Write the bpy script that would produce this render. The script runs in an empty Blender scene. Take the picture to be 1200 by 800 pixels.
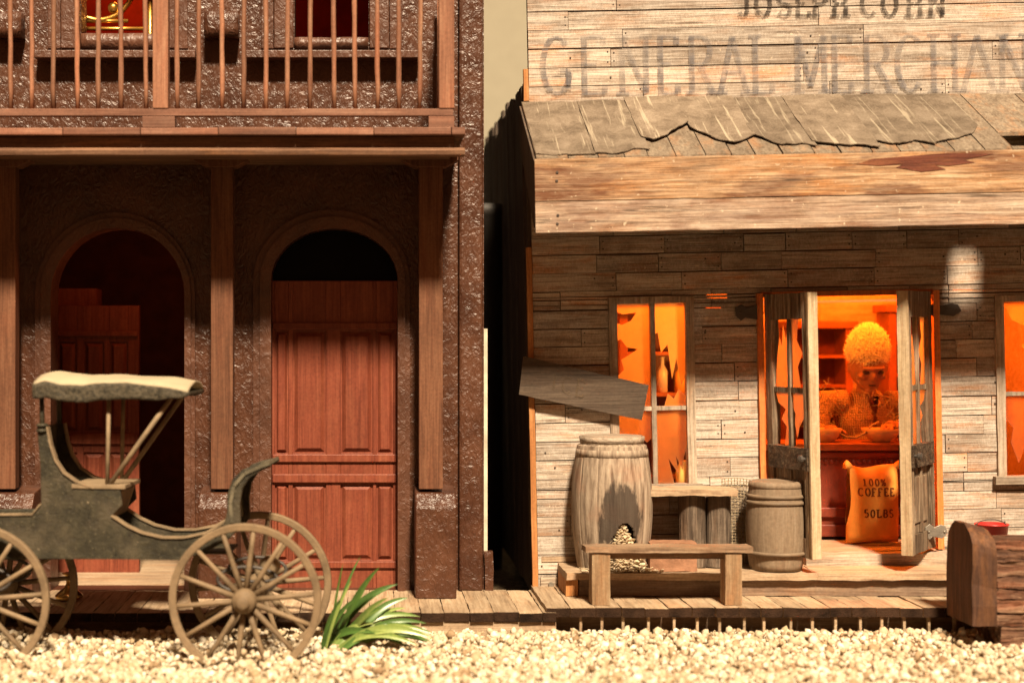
import bpy, bmesh, math, random
import numpy as np
from mathutils import Vector, Matrix, noise
random.seed(7)
R = math.radians
D, F, XV, YV, HC = 12.0, 1800.0, 430.0, 400.0, 2.1
sc = bpy.context.scene
col = sc.collection

def P(px, py, Y):
    k = (D + Y) / F
    return Vector(((px - XV) * k, Y, HC - (py - YV) * k))
def PX(px, Y): return (px - XV) * (D + Y) / F
def PZ(py, Y): return HC - (py - YV) * (D + Y) / F

# ------------------------------------------------------------------ materials
class NT:
    def __init__(s, name):
        s.m = bpy.data.materials.new(name); s.m.use_nodes = True
        s.t = s.m.node_tree; s.t.nodes.clear()
        s.out = s.n('ShaderNodeOutputMaterial')
    def n(s, kind, **kw):
        o = s.t.nodes.new(kind)
        for k, v in kw.items():
            if k.startswith('i_'):
                k2 = k[2:]
                key = int(k2) if k2.isdigit() else k2.replace('_', ' ')
                s.set(o.inputs[key], v)
            else: setattr(o, k, v)
        return o
    def set(s, inp, v):
        if hasattr(v, 'is_output') or isinstance(v, bpy.types.NodeSocket): s.t.links.new(v, inp)
        else: inp.default_value = v
    def math(s, op, a, b=0.0, clamp=False):
        o = s.n('ShaderNodeMath', operation=op, use_clamp=clamp); s.set(o.inputs[0], a); s.set(o.inputs[1], b); return o.outputs[0]
    def mix(s, f, a, b, mode='MIX'):
        o = s.n('ShaderNodeMix', data_type='RGBA', blend_type=mode)
        s.set(o.inputs[0], f); s.set(o.inputs[6], a); s.set(o.inputs[7], b); return o.outputs[2]
    def ramp(s, f, stops):
        o = s.n('ShaderNodeValToRGB'); s.set(o.inputs[0], f)
        e = o.color_ramp.elements
        while len(e) < len(stops): e.new(0.5)
        for i, (p, c) in enumerate(stops):
            e[i].position = p; e[i].color = (*c, 1) if len(c) == 3 else c
        return o.outputs[0]
    def fr(s, f, a, b):
        o = s.n('ShaderNodeMapRange'); s.set(o.inputs[0], f); o.inputs[1].default_value = a; o.inputs[2].default_value = b; return o.outputs[0]
    def noise(s, vec, scale, detail=4, rough=.55, dist=0.0):
        o = s.n('ShaderNodeTexNoise'); s.set(o.inputs['Vector'], vec)
        o.inputs['Scale'].default_value = scale; o.inputs['Detail'].default_value = detail
        o.inputs['Roughness'].default_value = rough; o.inputs['Distortion'].default_value = dist
        return o.outputs['Fac']
    def coord(s): return s.n('ShaderNodeTexCoord').outputs['Object']
    def tint(s): return s.n('ShaderNodeAttribute', attribute_name='tint').outputs['Fac']
    def mapped(s, vec, scale):
        o = s.n('ShaderNodeMapping'); s.set(o.inputs[0], vec); o.inputs['Scale'].default_value = scale; return o.outputs[0]
    def bump(s, h, strength, dist, normal=None):
        o = s.n('ShaderNodeBump'); s.set(o.inputs['Height'], h)
        o.inputs['Strength'].default_value = strength; o.inputs['Distance'].default_value = dist
        if normal is not None: s.set(o.inputs['Normal'], normal)
        return o.outputs[0]
    def bsdf(s, color, rough=.7, spec=.3, normal=None, metal=0.0):
        o = s.n('ShaderNodeBsdfPrincipled')
        s.set(o.inputs['Base Color'], color if not isinstance(color, tuple) else (*color, 1))
        s.set(o.inputs['Roughness'], rough); s.set(o.inputs['Specular IOR Level'], spec); s.set(o.inputs['Metallic'], metal)
        if normal is not None: s.set(o.inputs['Normal'], normal)
        s.t.links.new(o.outputs[0], s.out.inputs[0]); return o

def wood(name, dark, mid, light, warm=(.42, .18, .06), warm_amt=.3, axis=0, rough=.72, bump=.55, var=.55, fine=70, spec=.25, spots=0.0, wscale=1.6, dist=.012, flake=None, burn=0.0, flake_amt=.75, speck=0.0):
    t = NT(name); c = t.coord(); ti = t.tint()
    off = t.n('ShaderNodeCombineXYZ', i_0=t.math('MULTIPLY', ti, 17.3), i_1=t.math('MULTIPLY', ti, 41.7), i_2=t.math('MULTIPLY', ti, 29.1)).outputs[0]
    v = t.n('ShaderNodeVectorMath', operation='ADD', i_0=c, i_1=off).outputs[0]
    s1 = [9, 9, 9]; s1[axis] = .7
    s2 = [fine, fine, fine]; s2[axis] = 2.0
    n1 = t.noise(t.mapped(v, s1), 2.4, 6, .62, .7)
    n2 = t.noise(t.mapped(v, s2), 1.0, 4, .6, .25)
    n3 = t.noise(v, wscale, 5, .6, .3)
    n4 = t.noise(v, 46.0, 3, .6)
    g = t.math('ADD', t.math('MULTIPLY', n1, .55), t.math('MULTIPLY', n2, .45))
    colr = t.ramp(g, [(.33, dark), (.5, mid), (.66, light)])
    wv = s1[:]; wv[axis] = 1.6
    w = t.fr(t.noise(t.mapped(v, [x * .45 for x in wv]), 2.0, 5, .65, .4), .5, .68)
    colr = t.mix(t.math('MULTIPLY', w, warm_amt), colr, (*warm, 1))
    colr = t.mix(t.math('MULTIPLY', t.fr(n3, .46, .72), .5), colr, (*[x * .85 for x in dark], 1))
    br = t.math('ADD', t.math('MULTIPLY', ti, var), 1 - var / 2)
    br = t.math('MULTIPLY', br, t.math('ADD', t.math('MULTIPLY', n4, .7), .65))
    b3 = t.n('ShaderNodeCombineColor', i_0=br, i_1=br, i_2=br).outputs[0]
    colr = t.mix(1.0, colr, b3, 'MULTIPLY')
    if burn:
        bv = [2.2, 2.2, 2.2]; bv[axis] = .55
        bm_ = t.fr(t.math('ADD', t.math('MULTIPLY', t.noise(t.mapped(v, bv), 1.5, 5, .65, .5), .75), t.math('MULTIPLY', n1, .25)), .50, .57)
        colr = t.mix(t.math('MULTIPLY', bm_, burn), colr, (.10, .032, .013, 1))
    if flake:
        fv = [11, 11, 11]; fv[axis] = 2.2
        fm = t.math('ADD', t.math('MULTIPLY', t.noise(t.mapped(v, fv), 1.5, 7, .7, .4), .7), t.math('MULTIPLY', n2, .3))
        colr = t.mix(t.math('MULTIPLY', t.fr(fm, .42, .66), flake_amt), colr, (*flake, 1))
        cr = t.fr(t.noise(t.mapped(v, s2), .55, 3, .6, .6), .64, .70)
        colr = t.mix(t.math('MULTIPLY', cr, .75), colr, (.05, .034, .022, 1))
    if speck:
        s5 = [150, 150, 150]; s5[axis] = 260; s6 = [30, 30, 30]; s6[axis] = 75
        q5 = t.math('ADD', t.math('MULTIPLY', t.noise(t.mapped(v, s5), 1.0, 2, .6), .5), t.math('MULTIPLY', t.noise(t.mapped(v, s6), 1.0, 4, .7), .5))
        colr = t.mix(t.math('MULTIPLY', t.fr(q5, .53, .64), .6 * speck), colr, (.16, .12, .09, 1))
        colr = t.mix(t.math('MULTIPLY', t.fr(q5, .47, .36), .45 * speck), colr, (.62, .57, .5, 1))
        stn = t.fr(t.noise(v, 1.3, 5, .65, .6), .52, .68)
        colr = t.mix(t.math('MULTIPLY', stn, .55), colr, (.17, .115, .075, 1))
    if spots:
        sp = t.fr(t.noise(v, 30.0, 2, .5), .69, .73)
        colr = t.mix(t.math('MULTIPLY', sp, spots), colr, (.62, .52, .38, 1))
    h = t.math('ADD', t.math('MULTIPLY', n2, .7), t.math('MULTIPLY', n1, .5))
    t.bsdf(colr, rough, spec, t.bump(h, bump, dist))
    return t.m

def plain(name, c, rough=.6, spec=.3, bump=0.0, bscale=40, var=.25, metal=0.0, c2=None, nscale=5):
    t = NT(name); v = t.coord()
    n = t.noise(v, nscale, 6, .65, .3)
    c2 = c2 or tuple(x * (1 - var * 1.6) for x in c)
    colr = t.ramp(n, [(.32, c2), (.62, c)])
    nn = t.bump(t.noise(v, bscale, 4, .6), bump, .01) if bump else None
    t.bsdf(colr, rough, spec, nn, metal)
    return t.m

def stucco(name, c, c2, rough=.3, scale=24, strength=.9):
    t = NT(name); v = t.coord()
    n = t.noise(v, 3.0, 5, .6, .4)
    colr = t.ramp(n, [(.35, c2), (.65, c)])
    a = t.noise(t.mapped(v, (1.25, 1, .85)), scale, 3, .55, 1.6)
    b = t.noise(v, scale * 3.2, 2, .5, .6)
    m = t.fr(t.noise(v, 2.2, 3, .5), .3, .7)
    h = t.math('ADD', t.math('MULTIPLY', t.math('POWER', a, 1.4), t.math('ADD', t.math('MULTIPLY', m, .6), .7)), t.math('MULTIPLY', b, .07))
    rg = t.math('ADD', t.math('MULTIPLY', n, .25), rough - .1)
    t.bsdf(colr, rg, .5, t.bump(h, strength, .058))
    return t.m

M = {}
M['siding'] = wood('weathered_siding', (.12, .086, .06), (.34, .275, .215), (.54, .47, .385), (.40, .175, .065), .85, 0, bump=.9, var=.6, spots=.5, flake=(.56, .51, .445), flake_amt=.6, speck=1.0)
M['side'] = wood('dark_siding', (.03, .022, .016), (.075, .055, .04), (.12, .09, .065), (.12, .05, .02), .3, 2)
M['trim'] = wood('corner_trim', (.28, .11, .035), (.42, .18, .06), (.5, .26, .1), axis=2, warm_amt=.3)
M['fascia'] = wood('fascia_wood', (.075, .03, .013), (.33, .185, .09), (.58, .43, .28), (.42, .175, .05), .75, 0, bump=1.0, var=.3, fine=48, wscale=1.3, spots=.5, burn=.85, flake=(.52, .40, .27), flake_amt=.4)
M['fascia_low'] = wood('grey_fascia_wood', (.085, .048, .03), (.34, .235, .16), (.56, .45, .35), (.36, .17, .08), .5, 0, bump=1.0, var=.2, fine=60, wscale=1.5, spots=.7, burn=.6, flake=(.5, .41, .33), flake_amt=.45)
M['tar'] = plain('tar_paper', (.225, .195, .145), .8, .2, .5, 60, .35)
def mk_tar():
    t = NT('torn_tar_paper'); v = t.coord(); ti = t.tint()
    off = t.n('ShaderNodeCombineXYZ', i_0=t.math('MULTIPLY', ti, 13.), i_1=0.0, i_2=0.0).outputs[0]
    v = t.n('ShaderNodeVectorMath', operation='ADD', i_0=v, i_1=off).outputs[0]
    a = t.noise(t.mapped(v, (16, .9, 1)), 1.6, 4, .6, .3); b = t.noise(v, 6, 6, .65, .5); c_ = t.noise(v, 70, 3, .6)
    c = t.ramp(t.math('ADD', t.math('MULTIPLY', b, .7), t.math('MULTIPLY', c_, .3)), [(.36, (.10, .075, .052)), (.55, (.195, .153, .112)), (.7, (.27, .22, .167))])
    c = t.mix(t.math('MULTIPLY', t.fr(a, .575, .66), .6), c, (.44, .38, .28, 1))
    br = t.math('ADD', t.math('MULTIPLY', ti, .35), .8); b3 = t.n('ShaderNodeCombineColor', i_0=br, i_1=br, i_2=br).outputs[0]
    t.bsdf(t.mix(1.0, c, b3, 'MULTIPLY'), .85, .15, t.bump(t.math('ADD', b, c_), .6, .015)); return t.m
M['tar'] = mk_tar()
M['roofboard'] = wood('roof_boards', (.08, .057, .038), (.17, .132, .094), (.25, .202, .146), warm_amt=.35, axis=1, var=.3)
M['nail'] = plain('nail_iron', (.05, .035, .025), .6, .4)
M['soffit'] = wood('rafter_wood', (.05, .025, .012), (.13, .07, .035), (.2, .11, .06), axis=0)
M['frame'] = wood('frame_wood', (.11, .08, .055), (.3, .24, .18), (.46, .39, .31), (.4, .2, .08), .3, 2, bump=.7)
M['frame_x'] = wood('frame_wood_level', (.11, .08, .055), (.3, .24, .18), (.46, .39, .31), (.4, .2, .08), .3, 0, bump=.7)
M['leaf'] = wood('door_leaf_wood', (.035, .022, .014), (.17, .12, .077), (.42, .33, .23), (.3, .15, .065), .4, 2, bump=1.0, var=.4, fine=34, dist=.025)
M['lockrail'] = wood('charred_rail_wood', (.02, .013, .008), (.085, .056, .035), (.24, .175, .115), (.2, .09, .04), .3, 0, bump=1.0, fine=30, dist=.03)
M['leafedge'] = wood('lit_edge_wood', (.3, .2, .11), (.52, .40, .25), (.62, .51, .36), (.45, .27, .12), .3, 2, bump=.5, var=.2)  # paler than the leaf: light on the free edge put into the colour
M['letter'] = None
M['stucco'] = stucco('brown_stucco', (.085, .0325, .0155), (.046, .0165, .0082), .36, 15, .36)
M['mould'] = stucco('moulding_stucco', (.105, .041, .021), (.06, .024, .013), .42, 12, .3)
M['inner'] = plain('dark_interior', (.10, .032, .015), .8, .1)
M['redroom'] = plain('red_room_wall', (.30, .022, .010), .7, .2)
M['post'] = wood('post_wood', (.065, .025, .012), (.13, .054, .027), (.18, .085, .045), (.16, .05, .022), .3, 2, bump=.3, fine=90)
M['rail'] = wood('rail_wood', (.11, .047, .029), (.20, .095, .06), (.28, .155, .105), (.24, .075, .036), .35, 0, bump=.25)
M['rail_v'] = wood('baluster_wood', (.15, .06, .033), (.25, .115, .066), (.34, .19, .115), (.29, .09, .04), .4, 2, bump=.25)
M['deck'] = wood('deck_wood', (.06, .03, .017), (.13, .068, .04), (.2, .115, .07), axis=0, bump=.4)
M['door'] = wood('red_door', (.10, .023, .012), (.175, .043, .022), (.225, .066, .034), (.27, .09, .045), .35, 2, bump=.22, var=.2, rough=.5)
M['walk'] = wood('boardwalk_wood', (.17, .115, .07), (.36, .265, .17), (.46, .36, .245), warm_amt=.2, axis=1, var=.3)
M['walk_x'] = wood('step_wood', (.16, .10, .06), (.35, .255, .165), (.46, .36, .25), warm_amt=.3, axis=0, var=.3)
M['riser'] = wood('riser_wood', (.12, .07, .045), (.25, .17, .115), (.34, .25, .17), axis=0)
M['bench'] = wood('bench_wood', (.10, .058, .034), (.25, .168, .105), (.37, .275, .18), (.3, .14, .06), .4, 0, bump=.8, fine=40)
M['bench_v'] = wood('bench_leg_wood', (.15, .08, .038), (.31, .20, .11), (.42, .31, .19), (.38, .16, .055), .5, 2, bump=.8, fine=40)
M['trough'] = wood('trough_wood', (.02, .009, .005), (.14, .065, .036), (.42, .27, .17), (.28, .085, .034), .5, 0, bump=1.0, fine=22, dist=.05)
M['trough_end'] = wood('shaded_trough_end', (.035, .016, .009), (.075, .035, .02), (.13, .065, .038), axis=2, bump=.7)  # unlit end face: its shade is put into a darker wood colour
M['log'] = wood('log_wood', (.03, .021, .015), (.12, .09, .065), (.26, .205, .155), (.2, .1, .045), .3, 2, bump=1.0, fine=40, dist=.03)
M['clay'] = wood('smooth_brown_barrel', (.14, .098, .064), (.215, .158, .104), (.26, .20, .14), (.2, .11, .06), .3, 2, bump=.25, var=.1, fine=50)
M['clayband'] = plain('barrel_band', (.2, .145, .095), .6, .25, .2, 60, .3)
M['brick'] = plain('red_brown_box', (.33, .17, .1), .8, .15, .5, 50, .3)
M['wag'] = plain('wagon_green', (.05, .045, .027), .55, .35, .6, 80, .35, c2=(.016, .0155, .009), nscale=13)
def mk_wag():
    t = NT('chipped_olive_paint'); v = t.coord()
    a = t.noise(v, 11, 6, .7, .5); b = t.noise(v, 55, 4, .65); c_ = t.noise(v, 3.5, 4, .6)
    c = t.ramp(a, [(.3, (.010, .0085, .0045)), (.5, (.026, .0225, .012)), (.7, (.052, .044, .0245))])
    c = t.mix(t.math('MULTIPLY', t.fr(b, .62, .70), .55), c, (.17, .145, .09, 1))
    c = t.mix(t.math('MULTIPLY', t.fr(t.noise(v, 17, 3, .6, .3), .70, .73), .8), c, (.42, .34, .22, 1))
    c = t.mix(t.math('MULTIPLY', t.fr(c_, .48, .66), .35), c, (.125, .098, .062, 1))
    t.bsdf(c, .6, .35, t.bump(t.math('ADD', b, a), .5, .012)); return t.m
M['wag'] = mk_wag()
M['wagtrim'] = plain('wagon_tan', (.26, .19, .115), .7, .25, .3, 60, .3)
M['wheel'] = plain('wheel_tan', (.215, .15, .086), .65, .3, .35, 70, .3)
M['canvas'] = plain('canopy_canvas', (.40, .335, .225), .85, .1, .5, 50, .12)
M['valance'] = plain('canopy_valance', (.085, .07, .045), .7, .3, .9, 60, .7, c2=(.007, .007, .004), nscale=34)
M['iron'] = plain('dark_iron', (.06, .05, .042), .55, .5, .3, 60, .3)
M['steel'] = plain('grey_strap', (.32, .29, .24), .45, .5, .3, 60, .3, metal=.6)
M['brass'] = plain('brass', (.62, .42, .14), .25, .5, 0, 40, .2, metal=1.0)
M['gilt'] = plain('gilt', (.75, .4, .08), .3, .5, 0, 40, .2, metal=.8)
M['pail'] = plain('red_pail', (.52, .025, .02), .4, .5, .1, 60, .25)
M['backdrop'] = plain('backdrop_paper', (.30, .275, .205), .95, .05, 0, 40, .04)
M['planks_in'] = wood('interior_planks', (.34, .2, .1), (.52, .36, .2), (.6, .44, .27), warm_amt=.2, axis=0, var=.25, bump=.3)
M['cabinet'] = plain('dark_red_cabinet', (.2, .035, .014), .5, .4, .2, 60, .3)
M['shelfwood'] = plain('shelf_wood', (.36, .11, .035), .5, .3, .2, 60, .3)
M['sack'] = plain('coffee_sack', (.72, .31, .055), .9, .1, .5, 160, .12)  # orange lamp glow is worked into the cloth colour
M['ink'] = plain('ink', (.2, .06, .02), .8, .1, 0, 40, .4)
M['bowl'] = plain('bowl', (.6, .34, .16), .5, .4, 0, 40, .2)
M['skin'] = plain('doll_skin', (.36, .17, .085), .6, .3, .3, 90, .25)
M['eye'] = plain('dark_eye', (.03, .015, .008), .5, .4)
M['hair'] = plain('blond_hair', (.95, .92, .62), .6, .3, 0, 40, .12)
M['white'] = plain('pale_china', (.7, .62, .5), .35, .5, 0, 40, .1)
M['amber'] = plain('amber_jar', (.75, .42, .1), .3, .5, 0, 40, .1)
M['green'] = plain('green_tin', (.25, .38, .1), .4, .5, 0, 40, .1)
M['shaving'] = plain('shaving_wood', (.62, .5, .34), .85, .1, .3, 60, .25)
M['thread'] = plain('burlap_thread', (.36, .285, .19), .95, .05, 0, 40, .3, nscale=30)
M['palestrip'] = plain('pale_card_edge', (.62, .55, .42), .9, .1)
M['tank'] = plain('tank_iron', (.03, .024, .019), .6, .4, .2, 40, .3)

def mk_letter():
    t = NT('faded_paint'); v = t.coord()
    n = t.noise(v, 22.0, 5, .7, .2); n2 = t.noise(t.mapped(v, (3, 3, 60)), 1.2, 4, .6); n3 = t.noise(v, 2.2, 2, .5)
    f = t.math('MULTIPLY', t.fr(t.math('ADD', t.math('MULTIPLY', n, .5), t.math('MULTIPLY', n2, .5)), .40, .58), t.fr(n3, .22, .58))
    f = t.math('ADD', t.math('MULTIPLY', f, .60), .08)
    d = t.n('ShaderNodeBsdfDiffuse'); d.inputs[0].default_value = (.17, .16, .165, 1)
    tr = t.n('ShaderNodeBsdfTransparent')
    mx = t.n('ShaderNodeMixShader', i_0=f, i_1=tr.outputs[0], i_2=d.outputs[0])
    t.t.links.new(mx.outputs[0], t.out.inputs[0]); return t.m
M['letter'] = mk_letter()
def mk_letter2():
    m = M['letter'].copy(); m.name = 'dark_stencil_paint'
    for n in m.node_tree.nodes:
        if n.type == 'BSDF_DIFFUSE': n.inputs[0].default_value = (.03, .026, .025, 1)
        if n.type == 'MATH' and n.operation == 'ADD' and abs(n.inputs[1].default_value - .08) < 1e-4: n.inputs[1].default_value = .3
    return m
M['stencil'] = mk_letter2()
def mk_pale():
    m = M['letter'].copy(); m.name = 'pale_sign_paint'
    for n in m.node_tree.nodes:
        if n.type == 'BSDF_DIFFUSE': n.inputs[0].default_value = (.135, .097, .062, 1)
    return m
M['palepaint'] = mk_pale()
def mk_pane():
    t = NT('dusty_glass'); v = t.coord()
    n = t.noise(v, 9, 5, .6)
    tl = t.n('ShaderNodeBsdfTranslucent'); tl.inputs[0].default_value = (.78, .70, .58, 1)
    tr = t.n('ShaderNodeBsdfTransparent'); tr.inputs[0].default_value = (.95, .92, .88, 1)
    gl = t.n('ShaderNodeBsdfGlossy'); gl.inputs[1].default_value = .15
    m1 = t.n('ShaderNodeMixShader', i_0=t.math('ADD', t.math('MULTIPLY', n, .35), .42), i_1=tr.outputs[0], i_2=tl.outputs[0])
    m2 = t.n('ShaderNodeMixShader', i_0=.035, i_1=m1.outputs[0], i_2=gl.outputs[0])
    t.t.links.new(m2.outputs[0], t.out.inputs[0]); return t.m
M['pane'] = mk_pane()
def mk_barrel():
    t = NT('old_barrel'); v = t.coord(); ti = t.tint()
    off = t.n('ShaderNodeCombineXYZ', i_0=t.math('MULTIPLY', ti, 17.), i_1=t.math('MULTIPLY', ti, 9.), i_2=t.math('MULTIPLY', ti, 31.)).outputs[0]
    vv = t.n('ShaderNodeVectorMath', operation='ADD', i_0=v, i_1=off).outputs[0]
    n1 = t.noise(t.mapped(vv, (14, 14, 1.2)), 2.2, 6, .6, .5); n2 = t.noise(v, 34, 4, .65)
    c = t.ramp(n1, [(.33, (.12, .083, .058)), (.52, (.285, .222, .162)), (.68, (.40, .325, .245))])
    c = t.mix(t.math('MULTIPLY', t.fr(t.noise(v, 4.5, 3, .5), .54, .64), .3), c, (.30, .15, .09, 1))
    # dark rot round the broken hole
    sx = t.n('ShaderNodeSeparateXYZ', i_0=v)
    dx = t.math('DIVIDE', t.math('SUBTRACT', sx.outputs[0], .02), .17)
    dz = t.math('DIVIDE', t.math('SUBTRACT', sx.outputs[2], .40), .30)
    r = t.math('SQRT', t.math('ADD', t.math('MULTIPLY', dx, dx), t.math('MULTIPLY', dz, dz)))
    r = t.math('ADD', r, t.math('MULTIPLY', t.math('SUBTRACT', t.noise(t.mapped(v, (10, 10, 3.5)), 1.2, 4, .6), .5), 1.9))
    front = t.math('LESS_THAN', sx.outputs[1], 0.0)
    st = t.math('MULTIPLY', t.math('SUBTRACT', 1.0, t.fr(r, .75, .98)), front)
    c = t.mix(t.math('MULTIPLY', st, .88), c, (.035, .026, .02, 1))
    br = t.math('ADD', t.math('MULTIPLY', ti, .3), .82)
    b3 = t.n('ShaderNodeCombineColor', i_0=br, i_1=br, i_2=br).outputs[0]
    c = t.mix(1.0, c, b3, 'MULTIPLY')
    t.bsdf(c, .75, .2, t.bump(t.math('ADD', n1, t.math('MULTIPLY', n2, .4)), .7, .012)); return t.m
M['barrel'] = mk_barrel()
def mk_stone():
    t = NT('gravel_stone'); v = t.coord(); ti = t.tint()
    c = t.ramp(ti, [(0, (.2, .125, .065)), (.1, (.36, .265, .155)), (.3, (.44, .355, .235)), (.7, (.51, .43, .305)), (1, (.73, .67, .55))])
    n = t.noise(v, 40, 4, .6)
    c = t.mix(t.math('MULTIPLY', t.fr(n, .5, .72), .35), c, (.5, .36, .2, 1))
    t.bsdf(c, .75, .3, t.bump(n, .3, .01)); return t.m
M['stone'] = mk_stone()
def mk_ground():
    t = NT('sand_ground'); v = t.coord()
    vo = t.n('ShaderNodeTexVoronoi', i_Vector=v, i_Scale=22.0)
    c = t.ramp(vo.outputs['Color'], [(0, (.05, .034, .02)), (.5, (.085, .06, .036)), (1, (.12, .09, .055))])
    t.bsdf(c, .9, .1, t.bump(vo.outputs['Distance'], .8, .03)); return t.m
M['ground'] = mk_ground()
def mk_blade():
    t = NT('grass_blade'); ti = t.tint(); v = t.coord()
    n = t.noise(t.mapped(v, (30, 30, 6)), 1.5, 3, .6)
    f = t.math('ADD', t.math('MULTIPLY', ti, .7), t.math('MULTIPLY', n, .3))
    c = t.ramp(f, [(.1, (.02, .045, .011)), (.5, (.07, .145, .028)), (.9, (.27, .33, .09))])
    b = t.bsdf(c, .33, .5); return t.m
M['blade'] = mk_blade()
def mk_burlap():
    t = NT('burlap_jacket'); v = t.coord()
    sx = t.n('ShaderNodeSeparateXYZ', i_0=v)
    a = t.math('SINE', t.math('MULTIPLY', t.math('ADD', sx.outputs[0], sx.outputs[2]), 230.))
    b = t.math('SINE', t.math('MULTIPLY', t.math('SUBTRACT', sx.outputs[0], sx.outputs[2]), 230.))
    h = t.math('ADD', t.math('MULTIPLY', t.math('MULTIPLY', a, b), .5), .5)
    c = t.ramp(h, [(.2, (.12, .045, .018)), (.7, (.66, .46, .25))])
    t.bsdf(c, .9, .1, t.bump(h, .8, .012)); return t.m
M['burlap'] = mk_burlap()

# ------------------------------------------------------------------ mesh builder
ORG = {}
class MB:
    def __init__(s): s.vs = []; s.fs = []; s.ti = []; s.mi = []; s.T = None
    def v(s, p):
        p = Vector(p)
        if s.T: p = s.T(p)
        s.vs.append(p); return len(s.vs) - 1
    def f(s, idx, t=.5, m=0): s.fs.append(tuple(idx)); s.ti.append(t); s.mi.append(m)
    def box(s, a, b, t=None, m=0, jit=0.0):
        t = random.random() if t is None else t
        x0, y0, z0 = a; x1, y1, z1 = b
        i = [s.v((x + random.uniform(-jit, jit), y, z + random.uniform(-jit, jit))) for x, y, z in
             ((x0, y0, z0), (x1, y0, z0), (x1, y1, z0), (x0, y1, z0), (x0, y0, z1), (x1, y0, z1), (x1, y1, z1), (x0, y1, z1))]
        for q in ((0, 3, 2, 1), (4, 5, 6, 7), (0, 1, 5, 4), (1, 2, 6, 5), (2, 3, 7, 6), (3, 0, 4, 7)):
            s.f([i[k] for k in q], t, m)
    def hexa(s, bot, top, t=None, m=0):
        t = random.random() if t is None else t
        i = [s.v(p) for p in bot] + [s.v(p) for p in top]
        for q in ((0, 3, 2, 1), (4, 5, 6, 7), (0, 1, 5, 4), (1, 2, 6, 5), (2, 3, 7, 6), (3, 0, 4, 7)):
            s.f([i[k] for k in q], t, m)
    def prism(s, poly, a, b, axis='y', t=None, m=0):
        t = random.random() if t is None else t
        mk = {'y': lambda p, d: (p[0], d, p[1]), 'x': lambda p, d: (d, p[0], p[1]), 'z': lambda p, d: (p[0], p[1], d)}[axis]
        i0 = [s.v(mk(p, a)) for p in poly]; i1 = [s.v(mk(p, b)) for p in poly]; n = len(poly)
        s.f(i0, t, m); s.f(i1[::-1], t, m)
        for k in range(n): s.f((i0[k], i1[k], i1[(k + 1) % n], i0[(k + 1) % n]), t, m)
    def tube(s, pts, r, n=8, t=.5, m=0, closed=False, sx=1.0):
        pts = [Vector(p) for p in pts]; L = len(pts)
        rs = r if isinstance(r, (list, tuple)) else [r] * L
        rings = []; up = None
        for k, p in enumerate(pts):
            if closed: d = pts[(k + 1) % L] - pts[k - 1]
            else: d = pts[min(k + 1, L - 1)] - pts[max(k - 1, 0)]
            d.normalize()
            if up is None:
                up = Vector((0, 1, 0)) if abs(d.y) < .9 else Vector((1, 0, 0))
            u = (up - d * up.dot(d)).normalized(); w = d.cross(u); up = u
            rings.append([s.v(p + (u * math.cos(a) * sx + w * math.sin(a)) * rs[k]) for a in [2 * math.pi * (j + .5) / n for j in range(n)]])
        for k in range(L if closed else L - 1):
            A, B = rings[k], rings[(k + 1) % L]
            for j in range(n): s.f((A[j], A[(j + 1) % n], B[(j + 1) % n], B[j]), t, m)
        if not closed: s.f(rings[0][::-1], t, m); s.f(rings[-1], t, m)
    def lathe(s, prof, c, n=24, t=.5, m=0, axis='z'):
        c = Vector(c); rings = []
        for r, z in prof:
            ring = []
            for j in range(n):
                a = 2 * math.pi * j / n; x, y = r * math.cos(a), r * math.sin(a)
                o = {'z': (x, y, z), 'y': (x, z, y), 'x': (z, x, y)}[axis]
                ring.append(s.v(c + Vector(o)))
            rings.append(ring)
        for A, B in zip(rings, rings[1:]):
            for j in range(n): s.f((A[j], A[(j + 1) % n], B[(j + 1) % n], B[j]), t, m)
        s.f(rings[0][::-1], t, m); s.f(rings[-1], t, m)
    def blob(s, c, r, n=12, t=.5, m=0, rot=None):
        c = Vector(c); rings = []
        for i in range(1, n):
            th = math.pi * i / n
            ring = []
            for j in range(n * 2):
                a = math.pi * j / n
                o = Vector((r[0] * math.sin(th) * math.cos(a), r[1] * math.sin(th) * math.sin(a), r[2] * math.cos(th)))
                if rot: o = rot @ o
                ring.append(s.v(c + o))
            rings.append(ring)
        for A, B in zip(rings, rings[1:]):
            for j in range(n * 2): s.f((A[j], B[j], B[(j + 1) % (2 * n)], A[(j + 1) % (2 * n)]), t, m)
        s.f(rings[0], t, m); s.f(rings[-1][::-1], t, m)
    def grid(s, fn, nu, nv, t=.5, m=0):
        ids = [[s.v(fn(i / nu, j / nv)) for j in range(nv + 1)] for i in range(nu + 1)]
        for i in range(nu):
            for j in range(nv): s.f((ids[i][j], ids[i + 1][j], ids[i + 1][j + 1], ids[i][j + 1]), t, m)
    def rbox(s, a, b, seg=.06, amp=.006, freq=9, t=None, m=0):
        """a rough-hewn box: every face a grid pushed by noise"""
        t = random.random() if t is None else t
        a, b = Vector(a), Vector(b); sz = b - a; so = Vector((random.random() * 50, 0, 0))
        def dsp(p): return p + noise.noise_vector((p + so) * freq) * amp + noise.noise_vector((p + so) * freq * 3) * amp * .4
        for ax in range(3):
            u, w = [(1, 2), (0, 2), (0, 1)][ax]
            nu, nw = max(1, int(sz[u] / seg)), max(1, int(sz[w] / seg))
            for side in (0, 1):
                def fn(i, j):
                    p = Vector(a); p[ax] = b[ax] if side else a[ax]; p[u] = a[u] + sz[u] * i; p[w] = a[w] + sz[w] * j
                    return dsp(p)
                s.grid(fn, nu, nw, t, m)
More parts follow.
